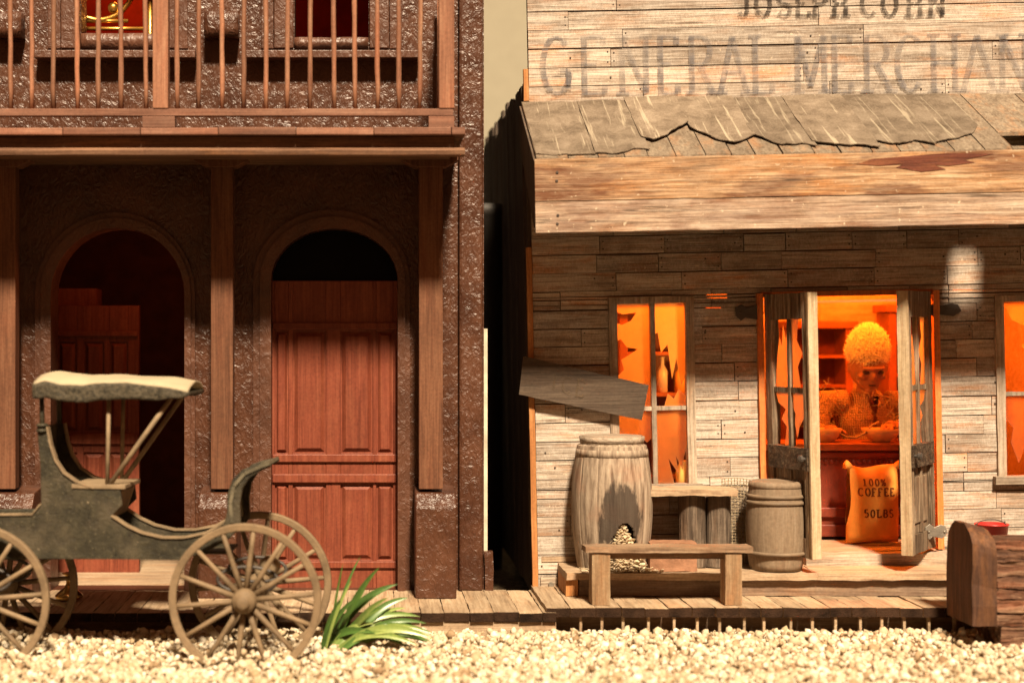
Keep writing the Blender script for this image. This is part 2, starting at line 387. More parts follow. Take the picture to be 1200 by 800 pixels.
    def build(s, name, mat, parent=None, org=None, bevel=0, smooth=False, label=None, cat=None, group=None, kind=None, solid=0, subsurf=0):
        o_abs = Vector(org) if org is not None else (ORG[parent.name] if parent else Vector((0, 0, 0)))
        me = bpy.data.meshes.new(name)
        me.from_pydata([tuple(p - o_abs) for p in s.vs], [], s.fs)
        at = me.attributes.new('tint', 'FLOAT', 'FACE'); at.data.foreach_set('value', s.ti)
        mats = mat if isinstance(mat, (list, tuple)) else [mat]
        for k in mats: me.materials.append(k)
        me.polygons.foreach_set('material_index', s.mi)
        bm = bmesh.new(); bm.from_mesh(me)
        bmesh.ops.remove_doubles(bm, verts=bm.verts, dist=1e-6)
        bmesh.ops.recalc_face_normals(bm, faces=bm.faces); bm.to_mesh(me); bm.free()
        if smooth: me.polygons.foreach_set('use_smooth', [True] * len(me.polygons))
        me.update()
        o = bpy.data.objects.new(name, me); col.objects.link(o)
        if parent: o.parent = parent
        else: o.location = o_abs
        ORG[o.name] = o_abs
        if solid:
            md = o.modifiers.new('thickness', 'SOLIDIFY'); md.thickness = solid; md.offset = 0
        if subsurf:
            md = o.modifiers.new('smooth', 'SUBSURF'); md.levels = subsurf; md.render_levels = subsurf
        if bevel:
            md = o.modifiers.new('edges', 'BEVEL'); md.width = bevel; md.segments = 2; md.limit_method = 'ANGLE'; md.angle_limit = R(40)
        tag(o, label, cat, group, kind)
        return o
def tag(o, label=None, cat=None, group=None, kind=None):
    for k, v in (('label', label), ('category', cat), ('group', group), ('kind', kind)):
        if v: o[k] = v
def empty(name, org, label, cat, group=None, rot=(0, 0, 0)):
    o = bpy.data.objects.new(name, None); col.objects.link(o)
    o.location = org; o.rotation_euler = rot; o.empty_display_size = .1
    ORG[o.name] = Vector(org); tag(o, label, cat, group); return o
def copy_tree(o, parent=None, delta=(0, 0, 0)):
    c = o.copy(); col.objects.link(c)
    if parent: c.parent = parent
    c.location = c.location + Vector(delta)
    ORG[c.name] = ORG[o.name]
    for ch in list(o.children): copy_tree(ch, c)
    return c

# ------------------------------------------------------------------ letters (stroke font)
def arc(cx, cz, rx, rz, a0, a1, n=12):
    return [(cx + rx * math.cos(R(a0 + (a1 - a0) * k / n)), cz + rz * math.sin(R(a0 + (a1 - a0) * k / n))) for k in range(n + 1)]
GL = {
 'A': ([[(.02, 0), (.42, 1)], [(.42, 1), (.88, 0)], [(.2, .36), (.7, .36)]], [(.04, 0), (.86, 0)]),
 'B': ([[(.15, 0), (.15, 1)], [(.1, 1), (.4, 1)] + arc(.4, .76, .3, .24, 90, -90), [(.15, .52), (.42, .52)] + arc(.42, .26, .34, .26, 90, -90) + [(.1, 0)]], []),
 'C': ([arc(.46, .5, .4, .5, 45, 315, 18)], []),
 'D': ([[(.15, 0), (.15, 1)], [(.08, 1), (.35, 1)] + arc(.35, .5, .48, .5, 90, -90, 14) + [(.08, 0)]], []),
 'E': ([[(.15, 0), (.15, 1)], [(.05, 1), (.72, 1), (.72, .86)], [(.15, .51), (.52, .51)], [(.05, 0), (.76, 0), (.76, .16)]], []),
 'F': ([[(.15, 0), (.15, 1)], [(.05, 1), (.72, 1), (.72, .86)], [(.15, .51), (.52, .51)]], [(.15, 0)]),
 'G': ([arc(.46, .5, .4, .5, 45, 345, 18), [(.56, .4), (.86, .4)], [(.8, .4), (.8, .08)]], []),
 'H': ([[(.14, 0), (.14, 1)], [(.76, 0), (.76, 1)], [(.14, .5), (.76, .5)]], [(.14, 0), (.14, 1), (.76, 0), (.76, 1)]),
 'I': ([[(.3, 0), (.3, 1)]], [(.3, 0), (.3, 1)]),
 'J': ([[(.5, 1), (.5, .25)] + arc(.28, .22, .22, .22, 0, -160, 8)], [(.5, 1)]),
 'L': ([[(.15, 0), (.15, 1)], [(.05, 0), (.74, 0), (.74, .2)]], [(.15, 1)]),
 'M': ([[(.1, 0), (.1, 1)], [(.12, 1), (.45, .1)], [(.45, .1), (.82, 1)], [(.84, 0), (.84, 1)]], [(.1, 0), (.84, 0)]),
 'N': ([[(.12, 0), (.12, 1)], [(.12, 1), (.78, 0)], [(.78, 0), (.78, 1)]], [(.12, 0), (.12, 1), (.78, 1)]),
 'O': ([arc(.45, .5, .38, .5, 0, 360, 22)], []),
 'P': ([[(.15, 0), (.15, 1)], [(.08, 1), (.4, 1)] + arc(.4, .74, .34, .26, 90, -90) + [(.15, .48)]], [(.15, 0)]),
 'R': ([[(.15, 0), (.15, 1)], [(.08, 1), (.42, 1)] + arc(.42, .75, .32, .25, 90, -90) + [(.15, .5)], [(.42, .5), (.82, 0)]], [(.15, 0), (.82, 0)]),
 'S': ([arc(.42, .75, .3, .25, 30, 250, 12) + arc(.42, .25, .34, .25, 70, -150, 12)], []),
 '0': ([arc(.4, .5, .32, .5, 0, 360, 20)], []),
 '1': ([[(.2, .8), (.4, 1), (.4, 0)]], [(.4, 0)]),
 '5': ([[(.7, 1), (.2, 1), (.17, .55)] + arc(.4, .31, .33, .31, 120, -140, 12)], []),
 '%': ([arc(.2, .75, .16, .22, 0, 360, 12), arc(.66, .25, .16, .22, 0, 360, 12), [(.12, .02), (.74, .98)]], []),
}
def glyph(mb, ch, x0, w, z0, h, th, Y, serif=True, stencil=False, thin=.6, step=None):
    """strokes of one letter as thin quads standing at depth Y, each a hair apart"""
    st, sf = GL[ch]; k = 0
    def quad(p, q, t2, yy):
        d = Vector((q[0] - p[0], q[1] - p[1])); 
        if d.length < 1e-6: return
        n = Vector((-d.y, d.x)).normalized() * t2
        ids = [mb.v((a[0] + s * n.x, yy, a[1] + s * n.y)) for a, s in ((p, 1), (p, -1), (q, -1), (q, 1))]
        mb.f(ids, .5)
    for pl in st:
        pts = [(x0 + a * w, z0 + b * h) for a, b in pl]
        out = []
        for p, q in zip(pts, pts[1:]):
            L = math.hypot(q[0] - p[0], q[1] - p[1]); nseg = max(1, int(L / step)) if step else 1
            for i in range(nseg):
                a = (p[0] + (q[0] - p[0]) * i / nseg, p[1] + (q[1] - p[1]) * i / nseg)
                b = (p[0] + (q[0] - p[0]) * (i + 1) / nseg, p[1] + (q[1] - p[1]) * (i + 1) / nseg)
                out.append((a, b))
        for p, q in out:
            dx, dz = abs(q[0] - p[0]), abs(q[1] - p[1])
            t2 = th / 2 * (1 if dz > dx else thin)
            k += 1
            if stencil and len(pl) == 2 and len(out) == 1:
                m1 = (p[0] + (q[0] - p[0]) * .44, p[1] + (q[1] - p[1]) * .44); m2 = (p[0] + (q[0] - p[0]) * .56, p[1] + (q[1] - p[1]) * .56)
                quad(p, m1, t2, Y - .00015 * k); quad(m2, q, t2, Y - .00015 * k)
            else: quad(p, q, t2, Y - .00015 * k)
    if serif:
        for a, b in sf:
            k += 1; xx, zz = x0 + a * w, z0 + b * h
            quad((xx - th * 1.1, zz), (xx + th * 1.1, zz), th * .3, Y - .00015 * k)

# ------------------------------------------------------------------ setting: ground, gravel, backdrop
g = MB(); g.grid(lambda u, v: (-40 + 80 * u, -14 + 40 * v, -.02), 8, 8); g.build('ground', M['ground'], kind='structure')
g = MB(); g.grid(lambda u, v: (-3.5 + 9.6 * u, -3.25 + 2.6 * v, -.012), 4, 4); g.build('gravel_bed', plain('sandy_bed', (.36, .27, .165), .9, .1, .5, 60, .3), kind='structure')
def gravel():
    rng = np.random.default_rng(3)
    bm = bmesh.new(); bmesh.ops.create_icosphere(bm, subdivisions=1, radius=1)
    base = np.array([v.co[:] for v in bm.verts]); faces = np.array([[v.index for v in f.verts] for f in bm.faces]); bm.free()
    N = 20000
    X = rng.uniform(-3.3, 5.9, N); Y = -1.02 - rng.random(N) * 2.2
    Y[:1200] = rng.uniform(-1.3, -1.0, 1200)
    r = rng.gamma(6, .0032, N).clip(.008, .044)
    Z = rng.uniform(-.012, .03, N)
    # heaps at the kerb and round the wheels
    Z += .022 * np.exp(-((Y + 1.12) / .12) ** 2) * rng.random(N)
    for wx in (PX(287, -1.95), PX(-28, -1.95)):
        Z += .05 * np.exp(-((X - wx) / .34) ** 2 - ((Y + 1.95) / .16) ** 2)
        Z += .045 * np.exp(-((X - wx - .05) / .34) ** 2 - ((Y + 1.25) / .16) ** 2)
    ang = rng.uniform(0, 6.28, (N, 3))
    V = np.empty((N, len(base), 3))
    sc3 = rng.uniform(.7, 1.25, (N, 3)); sc3[:, 2] *= .8
    jit = rng.normal(0, .13, (N, len(base), 1))
    b = base[None] * (1 + jit) * sc3[:, None, :] * r[:, None, None]
    for ax, (i, j) in enumerate(((1, 2), (0, 2), (0, 1))):
        c, s = np.cos(ang[:, ax])[:, None], np.sin(ang[:, ax])[:, None]
        bi, bj = b[:, :, i].copy(), b[:, :, j].copy()
        b[:, :, i] = bi * c - bj * s; b[:, :, j] = bi * s + bj * c
    V = b + np.stack([X, Y, Z], 1)[:, None, :]
    nv = len(base); Fx = faces[None] + (np.arange(N) * nv)[:, None, None]
    me = bpy.data.meshes.new('gravel'); nf = N * len(faces)
    me.vertices.add(N * nv); me.vertices.foreach_set('co', V.reshape(-1))
    me.loops.add(nf * 3); me.loops.foreach_set('vertex_index', Fx.reshape(-1).astype(np.int32))
    me.polygons.add(nf); me.polygons.foreach_set('loop_start', np.arange(nf, dtype=np.int32) * 3)
    me.update(calc_edges=True)
    at = me.attributes.new('tint', 'FLOAT', 'FACE'); at.data.foreach_set('value', np.repeat(rng.random(N), len(faces)).astype(np.float32))
    me.materials.append(M['stone'])
    o = bpy.data.objects.new('gravel', me); col.objects.link(o)
    tag(o, 'pale cream gravel covering the ground in front of the boardwalks', 'gravel', kind='stuff')
gravel()
b = MB(); b.box((-12, 6, -.02), (14, 6.1, 10)); b.build('backdrop', M['backdrop'], org=(0, 6, 0), label='plain beige backdrop standing behind both buildings', cat='backdrop')

# ------------------------------------------------------------------ stucco building
SB = empty('stucco_building', (PX(280, 0), 0, 0), 'glossy dark brown stucco building with arched doorways, red doors and railed balcony', 'building')
X0, X1 = PX(-140, 0), PX(567, 0)
ZW = .16
def archpts(pl, pr, pspring, papex, n=18):
    xl, xr = PX(pl, 0), PX(pr, 0); zs, za = PZ(pspring, 0), PZ(papex, 0)
    c, rx = (xl + xr) / 2, (xr - xl) / 2
    return [(xl, ZW)] + [(c - rx * math.cos(math.pi * k / n), zs + (za - zs) * math.sin(math.pi * k / n)) for k in range(n + 1)] + [(xr, ZW)]
A1 = archpts(61, 217, 345, 267); A2 = archpts(318, 466, 329, 268)
zmid = PZ(170, 0)
w = MB()
w.prism([(X0, ZW), (X0, zmid), (X1, zmid), (X1, ZW)] + A2[::-1] + A1[::-1], 0, .24)
zt = PZ(-140, 0)
wins = [(95, 181, 41, -90), (345, 432, 46, -90)]
xs = [X0] + [PX(a, 0) for q in wins for a in q[:2]] + [X1]
w.box((xs[0], 0, zmid), (xs[1], .24, zt)); w.box((xs[2], 0, zmid), (xs[3], .24, zt)); w.box((xs[4], 0, zmid), (xs[5], .24, zt))
for i, q in enumerate(wins):
    w.box((PX(q[0], 0), 0, zmid), (PX(q[1], 0), .24, PZ(q[2], 0))); w.box((PX(q[0], 0), 0, PZ(q[3], 0)), (PX(q[1], 0), .24, zt))
w.box((X1 - .24, .24, 0), (X1, 5, zt)); w.box((X0, 4.8, 0), (X1 - .24, 5, zt)); w.box((X0, .24, zt - .1), (X1 - .24, 4.8, zt))
w.box((X0, .0, -.01), (X1, .24, ZW))
w.build('wall', M['stucco'], SB)
# corner pilaster
c = MB(); c.box((PX(538, -.07), -.07, ZW), (PX(566, -.07), -.002, zt)); c.build('corner_pilaster', M['stucco'], SB, bevel=.02)
c = MB(); c.box((X1 + .002, .02, .35), (X1 + .03, .06, PZ(385, 0))); c.build('edge_trim', M['palestrip'], SB)
c = MB(); c.rbox((X1 + .004, -.05, ZW), (X1 + .07, .05, PZ(645, 0)), .05, .008); c.build('corner_block', M['stucco'], SB)
# arch mouldings
def arch_mould(A, outer):
    m = MB(); cx = (A[0][0] + A[-1][0]) / 2
    O = archpts(*outer)
    for k in range(len(A) - 1):
        a, b_, c_, d = A[k], A[k + 1], O[k + 1], O[k]
        for (y0, y1, s0, s1) in ((-.055, -.001, 0, .62), (-.03, -.001, .62, 1)):
            L = lambda p, q, s: (p[0] + (q[0] - p[0]) * s, p[1] + (q[1] - p[1]) * s)
            q4 = [L(a, d, s0), L(b_, c_, s0), L(b_, c_, s1), L(a, d, s1)]
            f_ = [m.v((p[0], y0, p[1])) for p in q4]; bk = [m.v((p[0], y1, p[1])) for p in q4]
            m.f(f_)
            for i in (0, 2): m.f((f_[i], f_[(i + 1) % 4], bk[(i + 1) % 4], bk[i]))
    m.build('arch_moulding', M['mould'], SB)
arch_mould(A1, (42, 229, 345, 249)); arch_mould(A2, (297, 480, 329, 246))
# interior rooms
r = MB()
yb = 2.6
r.box((X0 + .01, yb, ZW), (X1 - .25, yb + .03, zmid)); r.box((X0 + .01, .25, zmid - .05), (X1 - .25, yb, zmid)); r.box((PX(270, 0), .25, ZW), (PX(275, 0), yb, zmid - .05)); r.box((X0, .25, ZW), (X0 + .02, yb, zmid - .05))
r.build('interior_wall', M['inner'], SB)
r = MB(); r.box((X0 + .01, .25, ZW - .05), (X1 - .25, yb, ZW)); r.build('interior_floor', M['walk_x'], SB)
r = MB(); r.box((X0 + .01, 1.8, zmid + .01), (X1 - .25, 1.83, zt - .11)); r.box((X0 + .01, .25, zmid + .005), (X1 - .25, 1.8, zmid + .03)); r.build('upper_room_wall', M['redroom'], SB)
# panelled doors
def panel_door(px0, px1, py0, py1, Y, cols, rows, mould, name='door'):
    s = MB(); x0, x1, z0, z1 = PX(px0, Y), PX(px1, Y), PZ(py1, Y), PZ(py0, Y)
    s.box((x0, Y + .02, z0), (x1, Y + .07, z1), .5)
    xs = [px0] + [v for q in cols for v in q] + [px1]; ys = [py0] + [v for q in rows for v in q] + [py1]
    for i in range(0, len(xs), 2): s.box((PX(xs[i], Y), Y, z0), (PX(xs[i + 1], Y), Y + .0195, z1), random.uniform(.4, .6))
    for j in range(0, len(ys), 2):
        for (a, b_) in cols: s.box((PX(a, Y) + .0005, Y + .0005, PZ(ys[j + 1], Y)), (PX(b_, Y) - .0005, Y + .019, PZ(ys[j], Y)), random.uniform(.4, .6))
    d = s.build(name, M['door'], SB, bevel=.004)
    for (a, b_) in cols:
        for (c_, e) in rows:
            p = MB(); gx = .012; xa, xb, za, zb = PX(a, Y) + gx, PX(b_, Y) - gx, PZ(e, Y) + gx, PZ(c_, Y) - gx
            bw = min(.03, (xb - xa) * .2)
            p.hexa([(xa, Y + .0195, za), (xb, Y + .0195, za), (xb, Y + .0195, zb), (xa, Y + .0195, zb)],
                   [(xa + bw, Y - .004, za + bw), (xb - bw, Y - .004, za + bw), (xb - bw, Y - .004, zb - bw), (xa + bw, Y - .004, zb - bw)], random.random())
            p.build('panel', M['door'], d, bevel=.003)
    for (c_, e) in mould:
        p = MB(); p.box((x0 + .01, Y - .022, PZ(e, Y)), (x1 - .01, Y - .0015, PZ(c_, Y)), .5); p.build('ledge', M['door'], d, bevel=.006)
    return d
dd = panel_door(318, 467, 329, 690, .12, [(322, 338), (343, 382), (399, 437), (441, 461)], [(388, 531), (567, 656)], [(378, 386), (532, 541), (555, 565), (657, 665)])
panel_door(60, 163, 358, 685, .92, [(68, 90), (98, 122), (128, 150)], [(400, 505), (530, 640)], [(388, 394), (508, 520)], 'door')
c = MB(); c.box((PX(60, 1.1), 1.1, PZ(360, 1.1)), (PX(112, 1.1), 1.4, PZ(338, 1.1))); c.build('door_head', M['door'], SB)
c = MB(); c.box((PX(318, .15), .15, PZ(329, .15) + .002), (PX(467, .15), .17, PZ(262, .15))); c.build('fanlight', plain('black_glass', (.004, .0035, .003), .5, .05), SB)
# posts with capitals, plinths
for (a, b_) in ((-9, 18), (247, 273), (491, 519)):
    p = MB(); Y = -.33
    p.box((PX(a, Y), Y, PZ(573, Y)), (PX(b_, Y), Y + .14, PZ(190, Y)))
    po = p.build('post', M['post'], SB, bevel=.006)
    cp = MB(); xa, xb = PX(a - 20, Y), PX(b_ + 18, Y)
    cp.prism([(xa, PZ(181, Y)), (xa, PZ(188, Y)), (xa + .1, PZ(196, Y)), (xb - .1, PZ(196, Y)), (xb, PZ(188, Y)), (xb, PZ(181, Y))], Y - .02, Y + .16)
    cp.build('capital', M['post'], po, bevel=.004)
for (a, b_) in ((-20, 38), (232, 277), (487, 535)):
    p = MB(); Y = -.42; xa, xb = PX(a, Y), PX(b_, Y)
    zt0, zt1 = PZ(594, Y), PZ(577, -.33)
    p.prism([(Y, ZW), (Y, zt0), (-.335, zt1), (-.004, zt1 + .03), (-.004, ZW)], xa, xb, 'x')
    p.build('plinth', M['stucco'], SB, bevel=.012)
# balcony
YD = -1.12
xr = PX(545, YD)
bal = MB()
for i in range(9):
    y0 = YD + .02 + i * .124
    bal.box((X0, y0, PZ(158, YD)), (xr - .02, y0 + .118, PZ(151, YD)))
bal.box((X0, YD + .07, PZ(172, YD)), (xr - .07, -.002, PZ(158.5, YD)))
BAL = bal.build('balcony', M['deck'], SB, bevel=.004)
def sub(name, mat, fn, parent=BAL, **kw):
    m = MB(); fn(m); return m.build(name, mat, parent, **kw)
sub('deck_edge', M['rail'], lambda m: [m.box((X0 + i * .55, YD - .02, PZ(158, YD) - random.uniform(0, .004)), (min(X0 + (i + 1) * .55 - .004, xr), YD + .018, PZ(150, YD) + random.uniform(-.003, .004))) for i in range(int((xr - X0) / .55) + 1)], bevel=.006)
sub('deck_moulding', M['deck'], lambda m: m.prism([(YD - .012, PZ(176, YD)), (YD + .05, PZ(172, YD) - .001), (YD + .1, PZ(172, YD) - .001), (YD + .1, PZ(182, YD)), (YD, PZ(182, YD))], X0, xr, 'x'), bevel=.005)
sub('deck_side_edge', M['deck'], lambda m: m.box((xr - .0195, YD + .02, PZ(158, YD)), (xr, -.002, PZ(151, YD))))
YR = -1.08
zr0, zr1 = PZ(137, YR), PZ(128.5, YR)
sub('bottom_rail', M['rail'], lambda m: m.box((X0, YR - .045, zr0), (PX(531, YR), YR + .025, zr1)), bevel=.005)
sub('top_rail', M['rail'], lambda m: m.box((X0, YR - .045, PZ(-45, YR)), (PX(534, YR), YR + .03, PZ(-56, YR))), bevel=.005)
for a, b_ in ((180, 198), (514, 532), (-128, -110)):
    sub('newel_post', M['rail_v'], lambda m: m.box((PX(a, YR), YR - .052, zr1 + .0005), (PX(b_, YR), YR + .05, PZ(-45, YR))), bevel=.006)
    sub('post_block', M['rail'], lambda m: m.box((PX(a - 12, YR), YR - .048, PZ(150, YD) + .002), (PX(b_ + (8 if a < 400 else 0), YR), YR + .04, zr0 - .002)), bevel=.004)
bpx = [x for x in [12 - 26 * k for k in range(1, 5)] + [12, 37, 63, 90, 116, 141, 170, 207, 233, 260, 286, 312, 338, 364, 390, 415, 441, 467, 493]]
proto = None
for x in bpx:
    if x < -30 and x > -40: pass
    tilt = random.uniform(-.012, .012)
    if proto is None or True:
        m = MB(); xx = PX(x, YR); n = 7
        pts = [(xx + tilt * (1 - k / n) + random.uniform(-.0025, .0025), YR - .01 + random.uniform(-.002, .002), zr1 - .003 + (PZ(-45, YR) - zr1 + .004) * k / n) for k in range(n + 1)]
        m.tube(pts, [random.uniform(.0165, .02) for _ in pts], 8, random.random()); m.build('baluster', M['rail_v'], BAL, smooth=True)
# return railing to the wall
xe = PX(522, YR)
sub('side_rail', M['rail'], lambda m: m.box((xe - .03, YR + .052, zr0), (xe + .03, -.002, zr1)), bevel=.004)
for yy in (-.85, -.62, -.39, -.16):
    m = MB(); m.tube([(xe, yy, zr1 - .003), (xe, yy, PZ(-45, YR))], .018, 8, random.random()); m.build('baluster', M['rail_v'], BAL, smooth=True)
# upstairs windows: surround, ledge, sill block
for (a, b_, q, _t), (la, lb) in zip(wins, ((40, 229), (288, 492))):
    xa, xb = PX(a, -.05), PX(b_, -.05)
    for sg, e_ in ((-1, a), (1, b_)):
        lo, hi = sorted((PX(e_ + sg, -.02), PX(e_ + 24 * sg, -.05))); l2, h2 = sorted((PX(e_ + 24.6 * sg, -.04), PX(e_ + 39 * sg, -.025)))
        fr = MB(); fr.box((lo, -.05, PZ(58, 0)), (hi, -.001, PZ(-100, 0))); fr.build('window_jamb', M['mould'], SB, bevel=.008)
        fr = MB(); fr.box((l2, -.025, PZ(58, 0)), (h2, -.001, PZ(-100, 0))); fr.build('jamb_strip', M['mould'], SB, bevel=.006)
    wf = SB
    m = MB(); m.rbox((PX(a, -.04), -.04, PZ(57.5, 0)), (PX(b_, -.04), .15, PZ(q, 0) + .004), .05, .008); m.build('sill_block', M['mould'], wf, smooth=True)
    m = MB(); m.box((PX(la, -.14), -.15, PZ(68, -.14)), (PX(lb, -.14), -.002, PZ(59, -.14)))
    m.build('ledge', M['mould'], wf, bevel=.006)
for a, b_ in ((-14, 24), (239, 279)):
    m = MB(); m.rbox((PX(a, -.16), -.17, PZ(42, -.16)), (PX(b_, -.16), -.003, PZ(14, -.16)), .05, .006); m.build('corbel', M['stucco'], SB, smooth=True)
# gilded bedstead seen through the upstairs window
GB = empty('gilded_bedstead', (PX(130, .5), .5, zmid + .04), 'gilded curly bedstead inside the red upstairs room', 'bed')
m = MB(); Y = .5; cx, cz = PX(116, Y), PZ(-25, Y)
m.tube([(cx + .30 * math.cos(R(a)), Y, cz + .34 * math.sin(R(a))) for a in range(180, 361, 12)], .022, 8); m.build('curved_rail', M['gilt'], GB, smooth=True)
for py in (25, 34):
    m = MB(); m.tube([(PX(88, Y), Y, PZ(py, Y)), (PX(176 if py > 30 else 150, Y), Y, PZ(py, Y))], .016, 8); m.build('cross_rail', M['gilt'], GB, smooth=True)
m = MB(); m.blob((PX(133, Y), Y, PZ(10, Y)), (.045, .045, .05)); m.build('finial', M['gilt'], GB, smooth=True)
for px in (88, 176):
    m = MB(); m.tube([(PX(px, Y), Y, zmid + .04), (PX(px, Y), Y, PZ(-30, Y))], .022, 8); m.build('leg', M['gilt'], GB, smooth=True)

# ------------------------------------------------------------------ store
TILT = R(1.1)
PIV = P(628, 690, 0)
def S(px, py, Y):
    d = P(px, py, Y) - PIV; c, s = math.cos(TILT), math.sin(TILT)
    # world = R(-tilt about Y) * local ; invert
    return PIV + Vector((d.x * c + d.z * s, d.y, -d.x * s + d.z * c))
def SX(px, py, Y): return S(px, py, Y).x
def SZ(px, py, Y): return S(px, py, Y).z
ST = empty('wooden_store', PIV, 'weathered plank store with torn awning roof, broken windows and painted lettering', 'store', rot=(0, -TILT, 0))
XL, XR_ = S(626, 450, 0).x, S(1290, 450, 0).x
zb, ztop = SZ(628, 694, 0), SZ(626, -110, 0)
def rect(px0, py0, px1, py1, Y=0):
    a, b_ = S(px0, py1, Y), S(px1, py0, Y); return (a.x, a.z, b_.x, b_.z)
W1 = rect(718, 349, 810, 572); DR = rect(893, 340, 1096, 646); W2 = rect(1170, 346, 1284, 562)
slits = [rect(668, 417, 702, 421), rect(829, 345, 853, 348), rect(828, 363, 846, 365), rect(1118, 339, 1141, 341), rect(1128, 527, 1180, 529)]
z = zb; rows = []
while z < ztop:
    h = random.uniform(.140, .153); rows.append((z, z + h)); z += h
sd = MB(); bk = MB()
def cuts(x0, x1, z0, z1, holes):
    segs = [(x0, x1)]
    for (a, c_, b_, d) in holes:
        if min(z1, d) - max(z0, c_) > .004:
            ns = []
            for (u, v) in segs:
                if b_ <= u or a >= v: ns.append((u, v)); continue
                if a > u: ns.append((u, a))
                if b_ < v: ns.append((b_, v))
            segs = ns
    return [q for q in segs if q[1] - q[0] > .01]
def clip_rows(z0, z1, holes):
    """split a row where an opening's top or bottom crosses it"""
    ys = sorted({z0, z1} | {q for h in holes for q in (h[1], h[3]) if z0 + .006 < q < z1 - .006})
    return list(zip(ys, ys[1:]))
OP = [W1, DR, W2]
for (z0, z1) in rows:
    # joints for the whole row, shared by the slices
    js = []; x = XL + random.uniform(.15, .9)
    
    while x < XR_: js.append((x, random.random())); x += random.uniform(.9, 2.1) if z0 > SZ(626, 130, 0) else random.uniform(.25, .95)
    yo = random.uniform(-.006, .004); base_t = random.random()
    for (a, b_) in clip_rows(z0, z1, OP):
        for (u, v) in cuts(XL, XR_, a, b_, OP):
            pts = [u] + [j[0] for j in js if u + .04 < j[0] < v - .04] + [v]
            for i in range(len(pts) - 1):
                t = random.random(); y = -.014 + yo + random.uniform(-.003, .003)
                hit = [s for s in slits if s[0] < pts[i + 1] and s[2] > pts[i] and a - .07 < (s[1] + s[3]) / 2 < b_ + .07 and (s[1] + s[3]) / 2 > (a + b_) / 2]
                zt_ = b_ - random.choice((.002, .003, .005, .008))
                l0, l1 = pts[i] + random.uniform(.001, .004), pts[i + 1] - random.uniform(.001, .004)
                zb_ = a + random.uniform(.0005, .003)
                sd.hexa([(l0, y, zb_), (l1, y, zb_ + random.uniform(-.0015, .004)), (l1, .02, zb_), (l0, .02, zb_)],
                        [(l0, y + .002, zt_), (l1, y + .002, zt_ + random.uniform(-.002, .001)), (l1, .02, zt_), (l0, .02, zt_)], t)
                # nails either side of a joint
                if b_ - a > .1 and random.random() < .62:
                    for ex in (l0 + .022, l1 - .022):
                        if XL + .1 < ex < XR_ and abs(ex - u) > .03 and abs(ex - v) > .03:
                            for nz in (.28, .74):
                                zz = a + (b_ - a) * nz + random.uniform(-.008, .008); q = .0052
                                sd.prism([(ex - q, zz - q), (ex + q, zz - q), (ex + q, zz + q), (ex - q, zz + q)], y - .001, y - .004 + .002, 'y', .1, 1)
                    if random.random() < .5:
                        ex = random.uniform(l0, l1); zz = a + (b_ - a) * random.uniform(.3, .7); q = .006
                        sd.prism([(ex - q, zz - q), (ex + q, zz - q), (ex + q, zz + q), (ex - q, zz + q)], y - .005, y - .001, 'y', .1, 1)
# backing added behind the gaps against leaking lamp light, open at the slits
for (z0, z1) in [(a, a + .02) for a in np.arange(zb, ztop, .02)]:
    for (u, v) in cuts(XL, XR_, z0, z1, OP + [(s[0], s[1] - .012, s[2], s[3] + .012) for s in slits]):
        bk.box((u, .0205, z0), (v, .04, z1 + .0), .3)
SID = sd.build('siding', [M['siding'], M['nail']], ST)
bk.build('backing', M['soffit'], ST)
# slits: cut by thin dark-lined slots in the boards
for s in slits:
    pass
# side wall of dark upright boards, ragged along the top, and the roof behind the false front
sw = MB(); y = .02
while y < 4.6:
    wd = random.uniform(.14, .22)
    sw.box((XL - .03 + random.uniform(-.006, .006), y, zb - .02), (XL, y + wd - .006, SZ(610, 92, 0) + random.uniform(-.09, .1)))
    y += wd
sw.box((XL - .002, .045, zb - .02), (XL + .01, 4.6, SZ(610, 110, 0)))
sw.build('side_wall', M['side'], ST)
m = MB(); m.box((XL, .05, SZ(610, 115, 0)), (XR_, 4.6, SZ(610, 115, 0) + .03)); m.build('roof', M['soffit'], ST)
m = MB(); m.rbox((XL - .045, -.03, zb - .01), (XL - .002, .015, SZ(618, 290, 0)), .08, .003); m.rbox((XL - .04, -.03, SZ(612, 119, 0)), (XL - .002, .015, SZ(612, 82, 0)), .08, .003)
m.build('corner_trim', M['trim'], ST)
# awning
ya = -1.0
pbl, pfl = S(611, 121, -.03), S(627, 186, ya)
pbr, pfr = pbl + Vector((5.2, 0, 0)), Vector((pbl.x + 5.2, ya, pfl.z))
def RF(x, s, up=0.0):  # point on the slope: s=0 at wall, 1 at the eave
    return Vector((x, -.03 + (ya + .03) * s, pbl.z + (pfl.z - pbl.z) * s + up))
rf = MB(); x = pbl.x
hole = S(1193, 166, -.86).x
rfl = []
while x < pbl.x + 5.0:
    wd = random.uniform(.15, .24); x1 = x + wd - random.uniform(.005, .011)
    segs = [(0, 1.0)]
    if x1 > hole - .03 and x < hole + .03: segs = [(0, .72), (.95, 1.0)]
    for (s0, s1) in segs:
        e1 = s1 - random.uniform(0, .012) if s1 > .99 else s1
        t = random.random(); u0 = random.uniform(0, .012)
        rf.hexa([RF(x, s0, -.02), RF(x1, s0, -.02), RF(x1, e1, -.02), RF(x, e1, -.02)], [RF(x, s0, u0), RF(x1, s0, u0), RF(x1, e1, u0), RF(x, e1, u0)], t)
    for (s0, s1) in segs: rf.hexa([RF(x + wd - .04, s0, -.06), RF(x + wd + .03, s0, -.06), RF(x + wd + .03, s1, -.06), RF(x + wd - .04, s1, -.06)], [RF(x + wd - .04, s0, -.022), RF(x + wd + .03, s0, -.022), RF(x + wd + .03, s1, -.022), RF(x + wd - .04, s1, -.022)], 0, 1)
    x += wd
